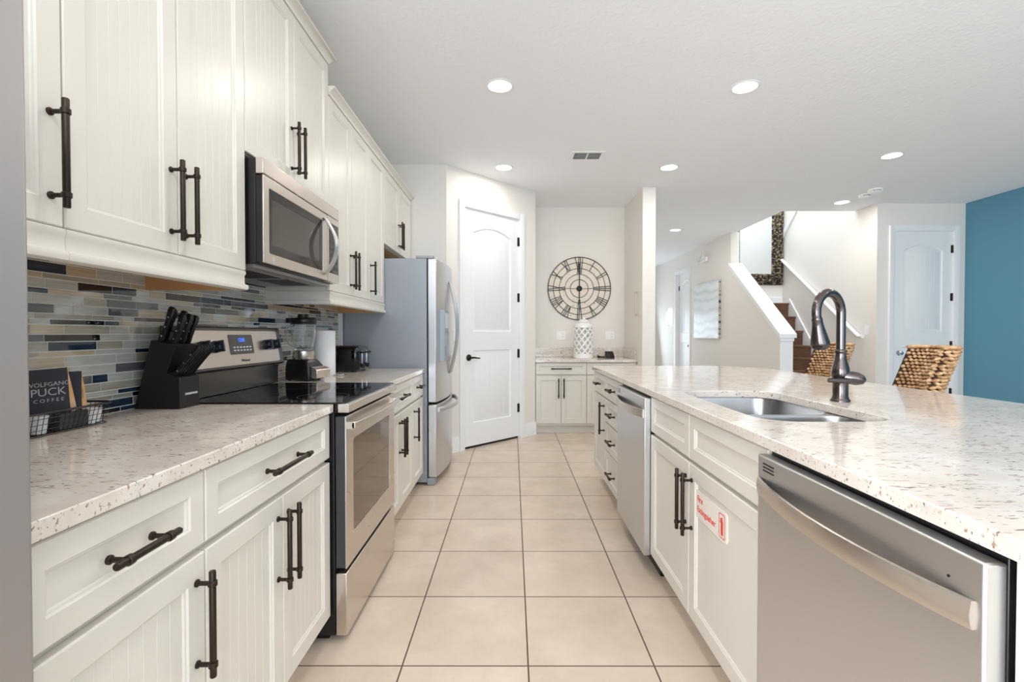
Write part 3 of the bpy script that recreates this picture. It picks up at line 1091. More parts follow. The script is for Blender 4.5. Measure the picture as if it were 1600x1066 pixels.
# ------------------------------------------------------------------ microwave
MWW, MZ0, MZ1 = 0.790, 1.471, 1.876
root = thing('microwave', 'stainless over-the-range microwave with curved handle above the range', 'microwave', (-0.947, 1.826, MZ0), ROTL)
MH = MZ1 - MZ0
MD = -WL - 0.947 - 0.001
mbd = MB()
mbd.box(0.002, MWW - 0.002, 0.032, MD, 0.004, MH - 0.002)
mbd.build('microwave_body', black, root, bevel=0.003)
mv = MB()
mv.box(0.0, MWW, 0.0, 0.031, 0.345, MH)
mv.build('vent_panel', steelm, root, bevel=0.003)
md = MB()
md.holed([(0.0, 0.006), (0.795 * MWW, 0.006), (0.795 * MWW, 0.341), (0.0, 0.341)], [list(reversed(rrect(0.042, 0.72 * MWW, 0.048, 0.300, 0.008, 3)))], 0.0, 0.006, 'y', 0)
md.box(0.001, 0.795 * MWW - 0.001, 0.0062, 0.031, 0.007, 0.340, 1)
mdo = md.build('microwave_door', [steelm, black], root, bevel=0.002)
mw_ = MB()
mw_.holed(rrect(0.0425, 0.72 * MWW - 0.0005, 0.0485, 0.2995, 0.008, 3), [list(reversed(rrect(0.065, 0.68 * MWW, 0.085, 0.265, 0.006, 3)))], 0.002, 0.006, 'y', 0)
mw_.holed(rrect(0.065, 0.68 * MWW, 0.085, 0.265, 0.006, 3), [], 0.003, 0.006, 'y', 1)
mw_.build('window', [mat('window_border', (58, 54, 52), 0.08, 0.4), mwglass], mdo)
lg = MB()
Mlg = Matrix.Translation((0.075, -0.0008, 0.026)) @ Matrix.Rotation(R(90), 4, 'X')
lg.loft([[(q * math.cos(2 * PI * k / 24), q * math.sin(2 * PI * k / 24), 0) for k in range(24)] for q in (0.011, 0.009)], 0, False, False, True, Mlg)
lg.text('LG', 0.011, Mlg, 0, 0.0003)
lg.build('emblem', mat('emblem_grey', (228, 226, 222), 0.3, 0.5), mdo)
mh = MB()
hp = []
HXm = 0.745 * MWW
for k in range(17):
    u = k / 16.0
    hp.append((HXm, -0.004 - 0.058 * math.sin(PI * u), 0.030 + 0.285 * u))
L = []
for i, (x, y, z) in enumerate(hp):
    w = 0.013 + 0.007 * math.sin(PI * i / 16.0)
    L.append([(x - w, y, z), (x - w * 0.6, y - 0.008, z), (x + w * 0.6, y - 0.008, z), (x + w, y, z), (x + w * 0.6, y + 0.006, z), (x - w * 0.6, y + 0.006, z)])
mh.loft(L)
mh.build('handle', steelv, mdo, smooth=50)
mc = MB()
mc.box(0.80 * MWW, MWW, 0.0, 0.031, 0.006, 0.341, 0)
mc.box(0.825 * MWW, MWW - 0.014, -0.0015, 0.001, 0.05, 0.31, 1)
for i in range(3):
    for j in range(5):
        mc.box(0.845 * MWW + 0.034 * i, 0.845 * MWW + 0.034 * i + 0.022, -0.0022, -0.001, 0.07 + 0.033 * j, 0.088 + 0.033 * j, 2)
mc.box(0.845 * MWW, 0.845 * MWW + 0.09, -0.0022, -0.001, 0.262, 0.295, 1)
mc.build('control_panel', [steelm, blackgl, darkgrey, bluelit], root, bevel=0.0015)
mu = MB()
mu.box(0.02, MWW - 0.02, 0.05, MD - 0.02, -0.010, 0.003, 1)
for k in range(2):
    mu.box(0.09 + 0.33 * k, 0.37 + 0.33 * k, 0.10, 0.26, -0.013, -0.009, 1)
    for j in range(9):
        mu.box(0.095 + 0.33 * k + 0.03 * j, 0.112 + 0.33 * k + 0.03 * j, 0.105, 0.255, -0.0145, -0.012, 0)
mu.build('grease_filter', [MATS['black_plastic'], MATS['satin_steel']], root)

# ------------------------------------------------------------------ refrigerators
FW = 0.92
root = thing('refrigerator', 'tall stainless french-door refrigerator with grey sides beside the pantry door', 'refrigerator', (-0.605, 3.785, 0), ROTL)
FD = -WL - 0.605 - 0.03
fb = MB()
fb.box(0.0, FW, 0.075, FD, 0.022, 1.80)
fb.build('refrigerator_body', greyp, root, bevel=0.004)
fg = MB()
fg.box(0.01, FW - 0.01, 0.05, 0.075, 0.012, 0.058)
fg.box(0.0, 0.05, 0.01, 0.075, 0.004, 0.058)
fg.box(FW - 0.05, FW, 0.01, 0.075, 0.004, 0.058)
fg.build('base_grille', greyp, root, bevel=0.003)


def bowed(x0, x1, z0, z1, holes=None):
    """door section with a front that bows across the full width of the refrigerator"""
    def fy(x):
        u = x / FW
        return -0.048 * math.sin(PI * min(1, max(0, u))) ** 0.85
    xs = [x0 + (x1 - x0) * k / 12.0 for k in range(13)]
    pol = [(x, fy(x)) for x in xs] + [(x1, 0.066), (x0, 0.066)]
    mb_ = MB()
    mb_.loft([[(p[0], p[1], z) for p in pol] for z in (z0, z1)])
    return mb_, fy


rim_h = 0.648
g, fy = bowed(0.0, FW / 2 - 0.002, rim_h + 0.012, 1.80)
dl = g.build('left_door', steelv, root, bevel=0.006)
g, fy = bowed(FW / 2 + 0.002, FW, rim_h + 0.012, 1.80)
drr = g.build('right_door', steelv, root, bevel=0.006)
g, fy = bowed(0.0, FW, 0.064, rim_h - 0.006)
fz = g.build('freezer_drawer', steelv, root, bevel=0.006)


def arc_handle(parent, x, z0, z1, lean):
    mb_ = MB()
    L = []
    for k in range(21):
        u = k / 20.0
        y = fy(x) - 0.006 - 0.062 * math.sin(PI * u)
        w = 0.010 + 0.006 * math.sin(PI * u)
        xx = x + lean * math.sin(PI * u) * 0.01
        z = z0 + (z1 - z0) * u
        L.append([(xx - w, y + 0.004, z), (xx - w * 0.5, y - 0.008, z), (xx + w * 0.5, y - 0.008, z), (xx + w, y + 0.004, z), (xx, y + 0.010, z)])
    mb_.loft(L)
    mb_.build('handle', steelv, parent, smooth=50)


arc_handle(dl, FW / 2 - 0.045, 0.86, 1.66, -1)
arc_handle(drr, FW / 2 + 0.045, 0.86, 1.66, 1)
fh = MB()
L = []
for k in range(21):
    u = k / 20.0
    x = 0.03 + (FW - 0.06) * u
    y = fy(x) - 0.010 - 0.055 * math.sin(PI * u) ** 0.5
    L.append([(x, y + 0.010, 0.578), (x, y - 0.006, 0.584), (x, y - 0.008, 0.606), (x, y + 0.004, 0.618), (x, y + 0.014, 0.610)])
fh.loft(L)
fh.build('handle', steelv, fz, smooth=50)
ds = MB()
dx0, dx1 = 0.09, 0.335
ym = fy(0.2)
ds.holed([(dx0, 0.98), (dx1, 0.98), (dx1, 1.40), (dx0, 1.40)], [[(dx0 + 0.025, 1.02), (dx0 + 0.025, 1.22), (dx1 - 0.025, 1.22), (dx1 - 0.025, 1.02)]], ym - 0.022, ym + 0.03, 'y', 0)
ds.box(dx0 + 0.02, dx1 - 0.02, ym - 0.006, ym + 0.02, 1.015, 1.225, 1)
ds.box(dx0 + 0.03, dx1 - 0.03, ym - 0.0235, ym - 0.02, 1.25, 1.375, 2)
ds.box(dx0 + 0.07, dx0 + 0.11, ym - 0.014, ym - 0.005, 1.10, 1.20, 2)
ds.build('water_dispenser', [greyp, mat('dispenser_recess', (120, 124, 128), 0.4), mat('dispenser_pad', (206, 208, 210), 0.3)], dl, bevel=0.002)
hc = MB()
hc.box(0.0, 0.14, 0.02, 0.16, 1.801, 1.822)
hc.build('hinge_cover', greyp, root, bevel=0.005)
hc = MB()
hc.box(FW - 0.14, FW, 0.02, 0.16, 1.801, 1.822)
hc.build('hinge_cover', greyp, root, bevel=0.005)

XA, YAp = -0.642, 0.637
root = thing('refrigerator', 'tall stainless appliance cropped by the left edge of the picture', 'refrigerator', (XA, YAp - 0.9, 0), ROTL)
ab = MB()
ab.box(0.0, 0.9, 0.07, -WL + XA - 0.02, 0.02, 1.80)
ab.build('refrigerator_body', greyp, root, bevel=0.004)
for nm, x0, x1 in (('left_door', 0.0, 0.448), ('right_door', 0.452, 0.9)):
    o = MB().box(x0, x1, 0.0, 0.066, 0.09, 1.80).build(nm, MATS['satin_steel'], root, bevel=0.006)
    xx = 0.41 if nm == 'left_door' else 0.49
    hb = MB()
    hb.tube([(xx, 0.0, 0.75), (xx, -0.045, 0.77), (xx, -0.045, 1.50), (xx, 0.0, 1.52)], 0.012, 12)
    hb.build('handle', steelv, o)
MB().box(0.01, 0.89, 0.04, 0.07, 0.002, 0.085).build('base_grille', darkgrey, root)

# ------------------------------------------------------------------ dishwashers (face -X)


def dishwasher(label, y_far, W):
    root = thing('dishwasher', label, 'dishwasher', (0.649, y_far, 0), ROTI, 'stainless dishwashers in the island')
    b_ = MB()
    b_.box(0.004, W - 0.004, 0.036, 0.60, 0.10, 0.895)
    b_.build('tub', black, root, bevel=0.002)
    MB().box(0.004, W - 0.004, 0.085, 0.12, 0.0005, 0.095).build('toe_kick', black, root)
    d = MB()
    d.box(0.002, W - 0.002, 0.0, 0.034, 0.105, 0.888)
    do = d.build('dishwasher_door', [steelv], root, bevel=0.004)
    h = MB()
    L = []
    for k in range(25):
        u = k / 24.0
        x = 0.008 + (W - 0.024) * u
        s_ = math.sin(PI * u)
        y = -0.004 - 0.034 * s_ ** 0.8
        zc = 0.808 - 0.004 * s_
        L.append([(x, y + 0.005, zc - 0.021), (x, y, zc - 0.020), (x, y - 0.003, zc), (x, y, zc + 0.020), (x, y + 0.005, zc + 0.021)])
    h.loft(L)
    h.build('handle', steelm, do, smooth=35)
    vt = MB()
    for k in range(3):
        vt.box(0.030, 0.080, -0.0012, 0.002, 0.851 + 0.0085 * k, 0.8545 + 0.0085 * k)
    vt.build('vent', black, do)
    ld = MB()
    ld.lathe([(0.0022, 0), (0.0022, 0.001)], 10, M=Matrix.Translation((W - 0.055, -0.0002, 0.845)) @ Matrix.Rotation(R(90), 4, 'X'))
    ld.build('indicator', black, do)
    return root


dishwasher('large stainless dishwasher in the foreground at the near end of the island', 1.266, 0.613)
dishwasher('stainless dishwasher between the sink cabinet and island drawers', 2.967, 0.612)

# ------------------------------------------------------------------ fire extinguisher sign
root_loc = (XI + 0.0085, 1.785, 0.575)
sg = MB()
sg.holed(rrect(0, 0.262, -0.05, 0.05, 0.012, 4), [], -0.0035, 0.0, 'z', 0, Matrix.Rotation(R(90), 4, 'X') @ Matrix.Scale(-1, 4, (0, 0, 1)))
MT = Matrix.Rotation(R(90), 4, 'X')


def at(x, z, y=-0.0042):
    return Matrix.Translation((x, y, z)) @ MT


sg.text('Fire', 0.032, at(0.018, 0.022), 1, 0.0004, 'LEFT')
sg.text('Extinguisher', 0.032, at(0.018, -0.016), 1, 0.0004, 'LEFT')
sg.holed(rrect(0.205, 0.248, -0.04, 0.04, 0.006, 3), [list(reversed(rrect(0.2072, 0.2458, -0.0378, 0.0378, 0.005, 3)))], 0.0, 0.0005, 'z', 1, at(0, 0))
sg.holed(rrect(0.2195, 0.2345, -0.031, 0.018, 0.004, 3), [], 0, 0.0005, 'z', 1, at(0, 0))
sg.holed(rrect(0.2235, 0.2305, 0.0185, 0.028, 0.002, 2), [], 0, 0.0005, 'z', 1, at(0, 0))
sg.holed([(0.213, 0.008), (0.216, 0.008), (0.218, 0.020), (0.224, 0.022), (0.224, 0.025), (0.2155, 0.023)], [], 0, 0.0005, 'z', 1, at(0, 0))
so = sg.build('safety_sign', [signm, redm], None, root_loc, ROTI)
tag(so, 'small white sign with red fire extinguisher wording on the sink cabinet door', 'sign')

# ------------------------------------------------------------------ things on the left counter
# knife block; local x = world +Y, local -y = towards the aisle
KB = (-1.358, 1.712, ZC + 0.0005)
root = thing('knife_block', 'black slanted knife block standing left of the range', 'knife block', KB, ROTL)
kb = MB()
prof = [(0, 0), (-0.164, 0), (-0.164, 0.112), (-0.116, 0.128), (-0.152, 0.232), (-0.062, 0.248)]
kb.holed(prof, [], 0.0, 0.108, 'x', 0)
kbo = kb.build('block', blackmat, root, bevel=0.002)
sl = MB()
sl.text('FARBERWARE', 0.011, Matrix.Translation((0.062, -0.1648, 0.050)) @ Matrix.Rotation(R(90), 4, 'X'), 0, 0.0004)
sl.build('lettering', whitep, kbo)
rv = mat('rivet_steel', (205, 205, 205), 0.2, 0.9)


def knife(label, x, y, z, lean, L, w, grp, side=0.0):
    M = Matrix.Rotation(lean, 4, 'X') @ Matrix.Rotation(side, 4, 'Y')
    k = MB()
    loops = []
    for u, a, t_, off in ((0, 0.40, 0.5, 0), (0.08, 0.46, 0.5, 0), (0.35, 0.36, 0.5, -0.04), (0.6, 0.38, 0.5, -0.02), (0.85, 0.52, 0.5, 0.06), (0.97, 0.44, 0.42, 0.14), (1.0, 0.22, 0.25, 0.18)):
        loops.append([(px_ * t_ * 0.017, py_ * w * a * 2 + off * w, u * L) for px_, py_ in ((-1, -0.35), (-0.6, -0.5), (0.6, -0.5), (1, -0.35), (1, 0.35), (0.6, 0.5), (-0.6, 0.5), (-1, 0.35))])
    k.loft(loops, 0)
    for u in (0.15, 0.42, 0.70):
        Mr2 = Matrix.Translation((0, 0, u * L)) @ Matrix.Rotation(R(90), 4, 'Y')
        k.lathe([(0.0032, -0.0092), (0.0032, 0.0092)], 8, M=Mr2, mi=1)
    o = k.build('kitchen_knife' if w > 0.02 else 'steak_knife', [black, rv], None)
    Mw = Matrix.Translation(KB) @ Matrix.Rotation(ROTL, 4, 'Z') @ Matrix.Translation((x, y, z)) @ M
    o.matrix_world = Mw
    return tag(o, label, 'knife', grp)


def top_z(y):
    return 0.248 + (y + 0.062) / (-0.090) * (-0.016)


spots = [(0.020, -0.085, 'large black-handled knife at the near back corner of the knife block', 0.130),
         (0.042, -0.078, 'black-handled knife second from the near side at the back of the block', 0.122),
         (0.090, -0.085, 'black-handled knife at the far back corner of the knife block', 0.118),
         (0.019, -0.130, 'black-handled knife at the near front of the block top, below the shears', 0.112),
         (0.058, -0.130, 'black-handled knife in the middle front slot of the block top', 0.112),
         (0.090, -0.130, 'black-handled knife at the far front of the block top', 0.108)]
for x, y, lab, L_ in spots:
    knife(lab, x, y, top_z(y) + 0.001, R(21), L_, 0.024, 'kitchen knives in the block top')
ordn = ['nearest', 'second from the near side', 'third from the near side', 'fourth from the near side', 'fifth from the near side', 'farthest']
for i in range(6):
    knife('black-handled steak knife in the lower front row of the block, ' + ordn[i], 0.012 + 0.0168 * i, -0.140, 0.121, R(40), 0.138, 0.0165, 'steak knives in the block front')
sh = MB()
for sx in (-1, 1):
    pts = []
    for k in range(14):
        a = 2 * PI * k / 14
        pts.append((0.0, sx * 0.019 + 0.017 * math.cos(a), 0.058 + 0.030 * math.sin(a)))
    sh.tube(pts, 0.0042, 8, 0, True)
    sh.tube([(0, 0, 0), (0, sx * 0.006, 0.018), (0, sx * 0.014, 0.032)], 0.005, 8, 0)
so = sh.build('kitchen_shears', [black], None)
so.matrix_world = Matrix.Translation(KB) @ Matrix.Rotation(ROTL, 4, 'Z') @ Matrix.Translation((0.072, -0.108, top_z(-0.106) + 0.010)) @ Matrix.Rotation(R(14), 4, 'X') @ Matrix.Rotation(R(50), 4, 'Z')
tag(so, 'pair of black looped kitchen shears in the knife block', 'scissors')

# wire basket, local origin at its far end; runs along the wall
BY0, BY1, BXF, BXB = 1.02, 1.475, -1.224, -1.354
root = thing('wire_basket', 'long black wire basket of coffee supplies on the left counter', 'basket', (0, 0, ZC + 0.0005))
bw = MB()
top = [(x, y, 0.062) for x, y in rrect(BXB, BXF, BY0, BY1, 0.03, 5)]
bot = [(x, y, 0.003) for x, y in rrect(BXB + 0.008, BXF - 0.010, BY0 + 0.01, BY1 - 0.012, 0.025, 5)]
bw.tube(top, 0.0032, 8, 0, True)
bw.build('rim', black, root)
bw = MB()
bw.tube(bot, 0.002, 6, 0, True)
for f_ in (0.25, 0.5, 0.75):
    bw.tube([tuple(Vector(b_).lerp(Vector(t_), f_)) for b_, t_ in zip(bot, top)], 0.0009, 5, 0, True)
for side in range(4):
    pass


def wires(pa, pb, qa, qb, n_):
    for i in range(1, n_):
        u = i / n_
        a = Vector(pa).lerp(Vector(pb), u)
        b_ = Vector(qa).lerp(Vector(qb), u)
        bw.tube([tuple(a), tuple(b_)], 0.0009, 5, 0)


tf = [(BXF, BY0 + 0.03, 0.062), (BXF, BY1 - 0.03, 0.062)]
bf = [(BXF - 0.010, BY0 + 0.035, 0.003), (BXF - 0.010, BY1 - 0.037, 0.003)]
wires(bf[0], bf[1], tf[0], tf[1], 26)
tb = [(BXB, BY0 + 0.03, 0.062), (BXB, BY1 - 0.03, 0.062)]
bb = [(BXB + 0.008, BY0 + 0.035, 0.003), (BXB + 0.008, BY1 - 0.037, 0.003)]
wires(bb[0], bb[1], tb[0], tb[1], 26)
wires((BXB + 0.02, BY1 - 0.012, 0.003), (BXF - 0.02, BY1 - 0.012, 0.003), (BXB + 0.02, BY1, 0.062), (BXF - 0.02, BY1, 0.062), 6)
for i in range(1, 26):
    y = BY0 + 0.02 + (BY1 - BY0 - 0.04) * i / 26
    bw.tube([(BXB + 0.008, y, 0.003), (BXF - 0.010, y, 0.003)], 0.0009, 5, 0)
bw.build('mesh', black, root)


def coffee_bag(label, cx, cy, rot, H, W, D, writing, roll=0.0):
    """stand-up pouch: local x across its front, -y front; tapered to a flat top"""
    o = thing('coffee_bag', label, 'bag', (cx, cy, ZC + 0.012), rot, 'dark coffee pouches in the wire basket')
    o.rotation_euler = (0, -roll, rot)
    bd_ = MB()
    sid = MB()
    L = []
    rows = ((0, 1.0, 1.0), (0.12, 1.0, 1.04), (0.4, 0.99, 0.85), (0.7, 0.985, 0.45), (0.9, 0.98, 0.10), (1.0, 0.98, 0.04))
    for u, wx, dy in rows:
        hw, hd = W / 2 * wx, D / 2 * dy
        z = H * u
        L.append((hw, hd, z))
    bd_.loft([[(-a, -b_, z), (a, -b_, z)] for a, b_, z in L], 0, False, False, False)
    bd_.loft([[(-a, b_, z), (a, b_, z)] for a, b_, z in L], 0, False, False, False)
    bd_.add([(-W / 2, -D / 2, 0), (W / 2, -D / 2, 0), (W / 2, D / 2, 0), (-W / 2, D / 2, 0)], [(0, 1, 2, 3)])
    if writing:
        sl_ = math.atan2(D / 2 * 0.4, H * 0.3)

        def tm(x, u):
            for (u0, _, d0), (u1, _, d1) in zip(rows[:-1], rows[1:]):
                if u0 <= u <= u1:
                    k_ = (u - u0) / (u1 - u0)
                    y = -(d0 + (d1 - d0) * k_) * D / 2
                    sl = math.atan2((d0 - d1) * D / 2, (u1 - u0) * H)
            return Matrix.Translation((x, y - 0.0012, H * u)) @ Matrix.Rotation(R(90) - sl, 4, 'X')
        bd_.text('WOLFGANG', 0.0165, tm(0.007, 0.735), 1, 0.0002)
        bd_.text('PUCK', 0.030, tm(0.007, 0.60), 1, 0.0002)
        bd_.text('COFFEE', 0.014, tm(0.007, 0.46), 1, 0.0002, 'CENTER', 1.5)
    bd_.build('pouch', [bagm, mat('pouch_print', (214, 216, 220), 0.4) if 'pouch_print' not in MATS else MATS['pouch_print']], o, smooth=30)
    for sx in (-1, 1):
        sd = MB()
        for a_, b_ in ((0, 1),):
            sd.loft([[(sx * a, -b__, z), (sx * (a - 0.006), 0, z), (sx * a, b__, z)] for a, b__, z in L], 0, False, False, False)
        sd.loft([[(sx * (a + 0.0004), -b__ - 0.0004, z), (sx * (a + 0.0004), -b__ + 0.002, z)] for a, b__, z in L], 1, False, False, False)
        sd.build('gusset', [bagphoto, yellowm], o, smooth=30)
    return o


coffee_bag('dark grey coffee pouch with white wording at the front of the wire basket', -1.292, 1.338, R(24), 0.160, 0.104, 0.040, True, R(6))
coffee_bag('dark coffee pouch behind the lettered pouch in the wire basket', -1.298, 1.385, R(24), 0.148, 0.092, 0.040, False, R(3))
for lab, x, y, r_, h_ in (('white paper cup at the near end of the wire basket', -1.262, 1.265, 0.022, 0.046),
                          ('white creamer tub in the far half of the wire basket', -1.255, 1.415, 0.016, 0.046),
                          ('white creamer tub at the far end of the wire basket', -1.265, 1.448, 0.014, 0.040),
                          ('white coffee pod lying against the tile at the far end of the basket', -1.32, 1.445, 0.018, 0.040)):
    tag(MB().lathe([(r_ * 0.85, 0), (r_, h_ * 0.9), (r_ * 1.08, h_ * 0.92), (r_ * 1.08, h_), (r_ * 0.9, h_)], 18).build('cup', whitep, None, (x, y, ZC + 0.006)), lab, 'cup', 'white tubs in the wire basket')
bx = MB()
bx.box(-0.009, 0.009, -0.045, 0.045, 0, 0.046, 0)
tag(bx.build('sachet_box', [darkgrey], None, (-1.245, 1.345, ZC + 0.006), R(0), 0.002), 'black packet box between the pouches and white tubs', 'box')

# blender
root = thing('blender', 'countertop blender with clear jar beside the range', 'blender', (-1.225, 2.80, ZC + 0.0005), R(78))
root.scale = (0.88, 0.88, 1.0)
b1 = MB()
b1.loft([[(x, y, z) for x, y in rrect(-hw, hw, -hd, 0.085, 0.025, 4)] for hw, hd, z in ((0.085, 0.105, 0.006), (0.088, 0.108, 0.02), (0.084, 0.100, 0.085), (0.068, 0.07, 0.118), (0.064, 0.066, 0.122))])
for sx in (-0.06, 0.06):
    for sy in (-0.07, 0.06):
        b1.lathe([(0.012, 0), (0.012, 0.008)], 10, (sx, sy, 0))
b1.build('motor_base', black, root, bevel=0.002)
b2 = MB()
b2.prism([(-0.1075, 0.020), (-0.150, 0.016), (-0.150, 0.062), (-0.142, 0.070), (-0.103, 0.082)], -0.075, 0.075, 'x')
b2.build('button_panel', steelm, root, bevel=0.003)
b3 = MB()
b3.lathe([(0.066, 0.1225), (0.068, 0.126), (0.066, 0.17), (0.060, 0.174)], 32)
b3.build('collar', steelm, root)
b4 = MB()
b4.lathe([(0.056, 0.1745), (0.06, 0.19), (0.072, 0.25), (0.080, 0.335), (0.0765, 0.335), (0.069, 0.25), (0.057, 0.192), (0.03, 0.184)], 32, cap0=True, cap1=True)
b4.tube([(0.0, 0.075, 0.32), (0.0, 0.12, 0.315), (0.0, 0.125, 0.26), (0.0, 0.105, 0.21), (0.0, 0.066, 0.20)], 0.009, 10)
b4.build('jar', glass, root, smooth=60)
b5 = MB()
b5.lathe([(0.076, 0.325), (0.083, 0.336), (0.084, 0.352), (0.078, 0.362), (0.045, 0.364), (0.036, 0.366), (0.034, 0.384), (0.004, 0.386)], 32)
b5.box(-0.03, 0.03, 0.06, 0.11, 0.335, 0.362)
b5.build('lid', black, root)
b6 = MB()
for k in range(4):
    a = PI / 2 * k
    b6.tube([(0, 0, 0.186), (0.022 * math.cos(a), 0.022 * math.sin(a), 0.194), (0.03 * math.cos(a), 0.03 * math.sin(a), 0.205)], [0.006, 0.004, 0.002], 6)
b6.build('blades', chrome, root)

pt = MB()
pt.lathe([(0.02, 0.0), (0.066, 0.0), (0.068, 0.004), (0.068, 0.286), (0.066, 0.290), (0.02, 0.290)], 36, cap0=False, cap1=False)
pt.lathe([(0.02, 0.0), (0.02, 0.29)], 20, cap0=False, cap1=False, mi=1)
tag(pt.build('paper_towel_roll', [paper, wood], None, (-1.232, 3.13, ZC + 0.0005)), 'white paper towel roll standing between blender and toaster', 'paper towel')

root = thing('toaster', 'glossy black four-slot toaster in front of the refrigerator side', 'toaster', (-1.215, 3.47, ZC + 0.0005), R(90))
tb_ = MB()
tb_.loft([[(x, y, z) for x, y in rrect(-hw, hw, -hd, hd, 0.035, 5)] for hw, hd, z in ((0.125, 0.13, 0.012), (0.132, 0.138, 0.02), (0.134, 0.14, 0.15), (0.128, 0.134, 0.172), (0.112, 0.118, 0.182))])
for sx in (-0.1, 0.1):
    for sy in (-0.1, 0.1):
        tb_.lathe([(0.014, 0), (0.014, 0.014)], 10, (sx, sy, 0))
tb_.build('toaster_body', blackgl, root, smooth=50)
tl = MB()
for sx in (-0.075, -0.03, 0.03, 0.075):
    tl.box(sx - 0.011, sx + 0.011, -0.085, 0.085, 0.1815, 0.1835)
tl.build('slots', darkgrey, root)
for sx in (-0.055, 0.055):
    lv_ = MB()
    lv_.box(sx - 0.005, sx + 0.005, -0.1425, -0.138, 0.055, 0.150, 1)
    lv_.loft([[(x + sx, y, z) for x, y in rrect(-0.024, 0.024, -0.168, -0.139, 0.010, 3)] for z in (0.132, 0.145)], 0)
    lo = lv_.build('lever', [black, chrome], root, bevel=0.001)
    kn = MB()
    kn.lathe([(0.016, 0), (0.015, 0.016), (0.002, 0.018)], 16, M=Matrix.Translation((sx, -0.1395, 0.042)) @ Matrix.Rotation(R(90), 4, 'X'))
    kn.build('dial', black, root)

# small chrome trivet ring beside the paper towel
tv = MB()
for q in (0.02, 0.034):
    tv.tube([(q * math.cos(2 * PI * k / 20), q * math.sin(2 * PI * k / 20), 0.006) for k in range(20)], 0.003, 6, 0, True)
for k in range(3):
    a = 2 * PI * k / 3
    tv.tube([(0, 0, 0.006), (0.05 * math.cos(a), 0.05 * math.sin(a), 0.004)], 0.003, 6)
tag(tv.build('paper_towel_stand_base', chrome, None, (-1.12, 3.08, ZC + 0.0005)), 'small chrome wire stand in front of the paper towel roll', 'stand')

# ------------------------------------------------------------------ nook: clock, jar, outlets, plaques
CR = 0.417
root = thing('wall_clock', 'large round wall clock with dark roman numerals above the nook counter', 'clock', (0.886, 6.395, 1.807))
fc = MB()
fc.lathe([(0.002, 0), (CR - 0.006, 0), (CR - 0.006, 0.006), (0.002, 0.006)], 64, M=Matrix.Rotation(R(90), 4, 'X'), cap0=False, cap1=False)
fc.build('face', facem, root)
fr = MB()
for q, th in ((1.0, 0.0055), (0.83, 0.0035), (0.64, 0.0035), (0.455, 0.0035), (0.285, 0.0035)):
    fr.tube([(CR * q * math.cos(2 * PI * k / 72), -0.012, CR * q * math.sin(2 * PI * k / 72)) for k in range(72)], th, 6, 0, True)
for sx in (-1, 1):
    fr.tube([(sx * 0.03, -0.012, 0), (sx * CR * 0.47, -0.012, 0)], 0.003, 6)
fr.build('rings', iron, root)
ROM = ['XII', 'I', 'II', 'III', 'IIII', 'V', 'VI', 'VII', 'VIII', 'IX', 'X', 'XI']
WID = {'I': 0.075, 'V': 0.13, 'X': 0.15}
for h, sN in enumerate(ROM):
    th = 2 * PI * h / 12
    r0, r1 = (0.47, 1.0) if h % 3 == 0 else (0.64, 1.0)
    tot = sum(WID[c] for c in sN)
    a = -tot / 2
    nm = MB()

    def PP(al, rr):
        return (CR * rr * math.sin(th + al), -0.014, CR * rr * math.cos(th + al))
    for c in sN:
        w = WID[c]
        m_ = a + w / 2
        if c == 'I':
            ln = [((m_, r0), (m_, r1))]
        elif c == 'V':
            ln = [((a + 0.015, r1), (m_, r0)), ((a + w - 0.015, r1), (m_, r0))]
        else:
            ln = [((a + 0.012, r1), (a + w - 0.012, r0)), ((a + w - 0.012, r1), (a + 0.012, r0))]
        for (a0, q0), (a1, q1) in ln:
            nm.bar(PP(a0, q0), PP(a1, q1), 0.0085, 0.005, (0, 1, 0))
        a += w
    nm.build('numeral', iron, root)
hb = MB()
hb.lathe([(0.038, 0.006), (0.038, 0.020), (0.03, 0.028), (0.012, 0.030), (0.002, 0.031)], 28, M=Matrix.Rotation(R(90), 4, 'X'))
hb.build('hub', iron, root)
mhd = MB()
mhd.bar((0, -0.024, 0.03), (0, -0.024, CR * 0.62), 0.012, 0.004, (0, 1, 0))
mhd.bar((0, -0.024, CR * 0.60), (0, -0.024, CR * 0.80), 0.020, 0.004, (0, 1, 0))
mhd.build('minute_hand', iron, root)
hhd = MB()
hhd.bar((0, -0.020, -0.03), (0, -0.020, -CR * 0.38), 0.013, 0.004, (0, 1, 0))
hhd.bar((0, -0.020, -CR * 0.36), (0, -0.020, -CR * 0.50), 0.028, 0.004, (0, 1, 0))
hhd.build('hour_hand', black, root)

root = thing('lattice_jar', 'white ceramic jar with pierced lattice sides under the wall clock', 'jar', (0.894, 6.05, ZN + 0.0005))
lj = MB()
JR = 0.122
lj.lathe([(JR - 0.004, 0), (JR, 0.004), (JR, 0.060), (JR - 0.012, 0.062), (JR - 0.012, 0.006), (0.004, 0.006)], 40, cap0=True, cap1=False)
lj.lathe([(JR - 0.012, 0.385), (JR, 0.385), (JR + 0.001, 0.415), (JR - 0.012, 0.432), (JR - 0.045, 0.446), (JR - 0.052, 0.452), (JR - 0.060, 0.452), (JR - 0.050, 0.440), (JR - 0.012, 0.40)], 40, cap0=False, cap1=False)
NS = 10
for d in (-1, 1):
    for k in range(NS):
        loops = []
        for i in range(19):
            u = i / 18.0
            z = 0.055 + 0.335 * u
            a0 = 2 * PI * k / NS + d * u * 2 * PI * 3.6 / NS
            da = 0.085
            loops.append([((JR - q) * math.cos(a0 + sgn_ * da), (JR - q) * math.sin(a0 + sgn_ * da), z) for sgn_, q in ((-1, 0.011), (-1, 0.0), (1, 0.0), (1, 0.011))])
        lj.loft(loops)
lj.build('jar_body', ceramic, root)
ljl = MB()
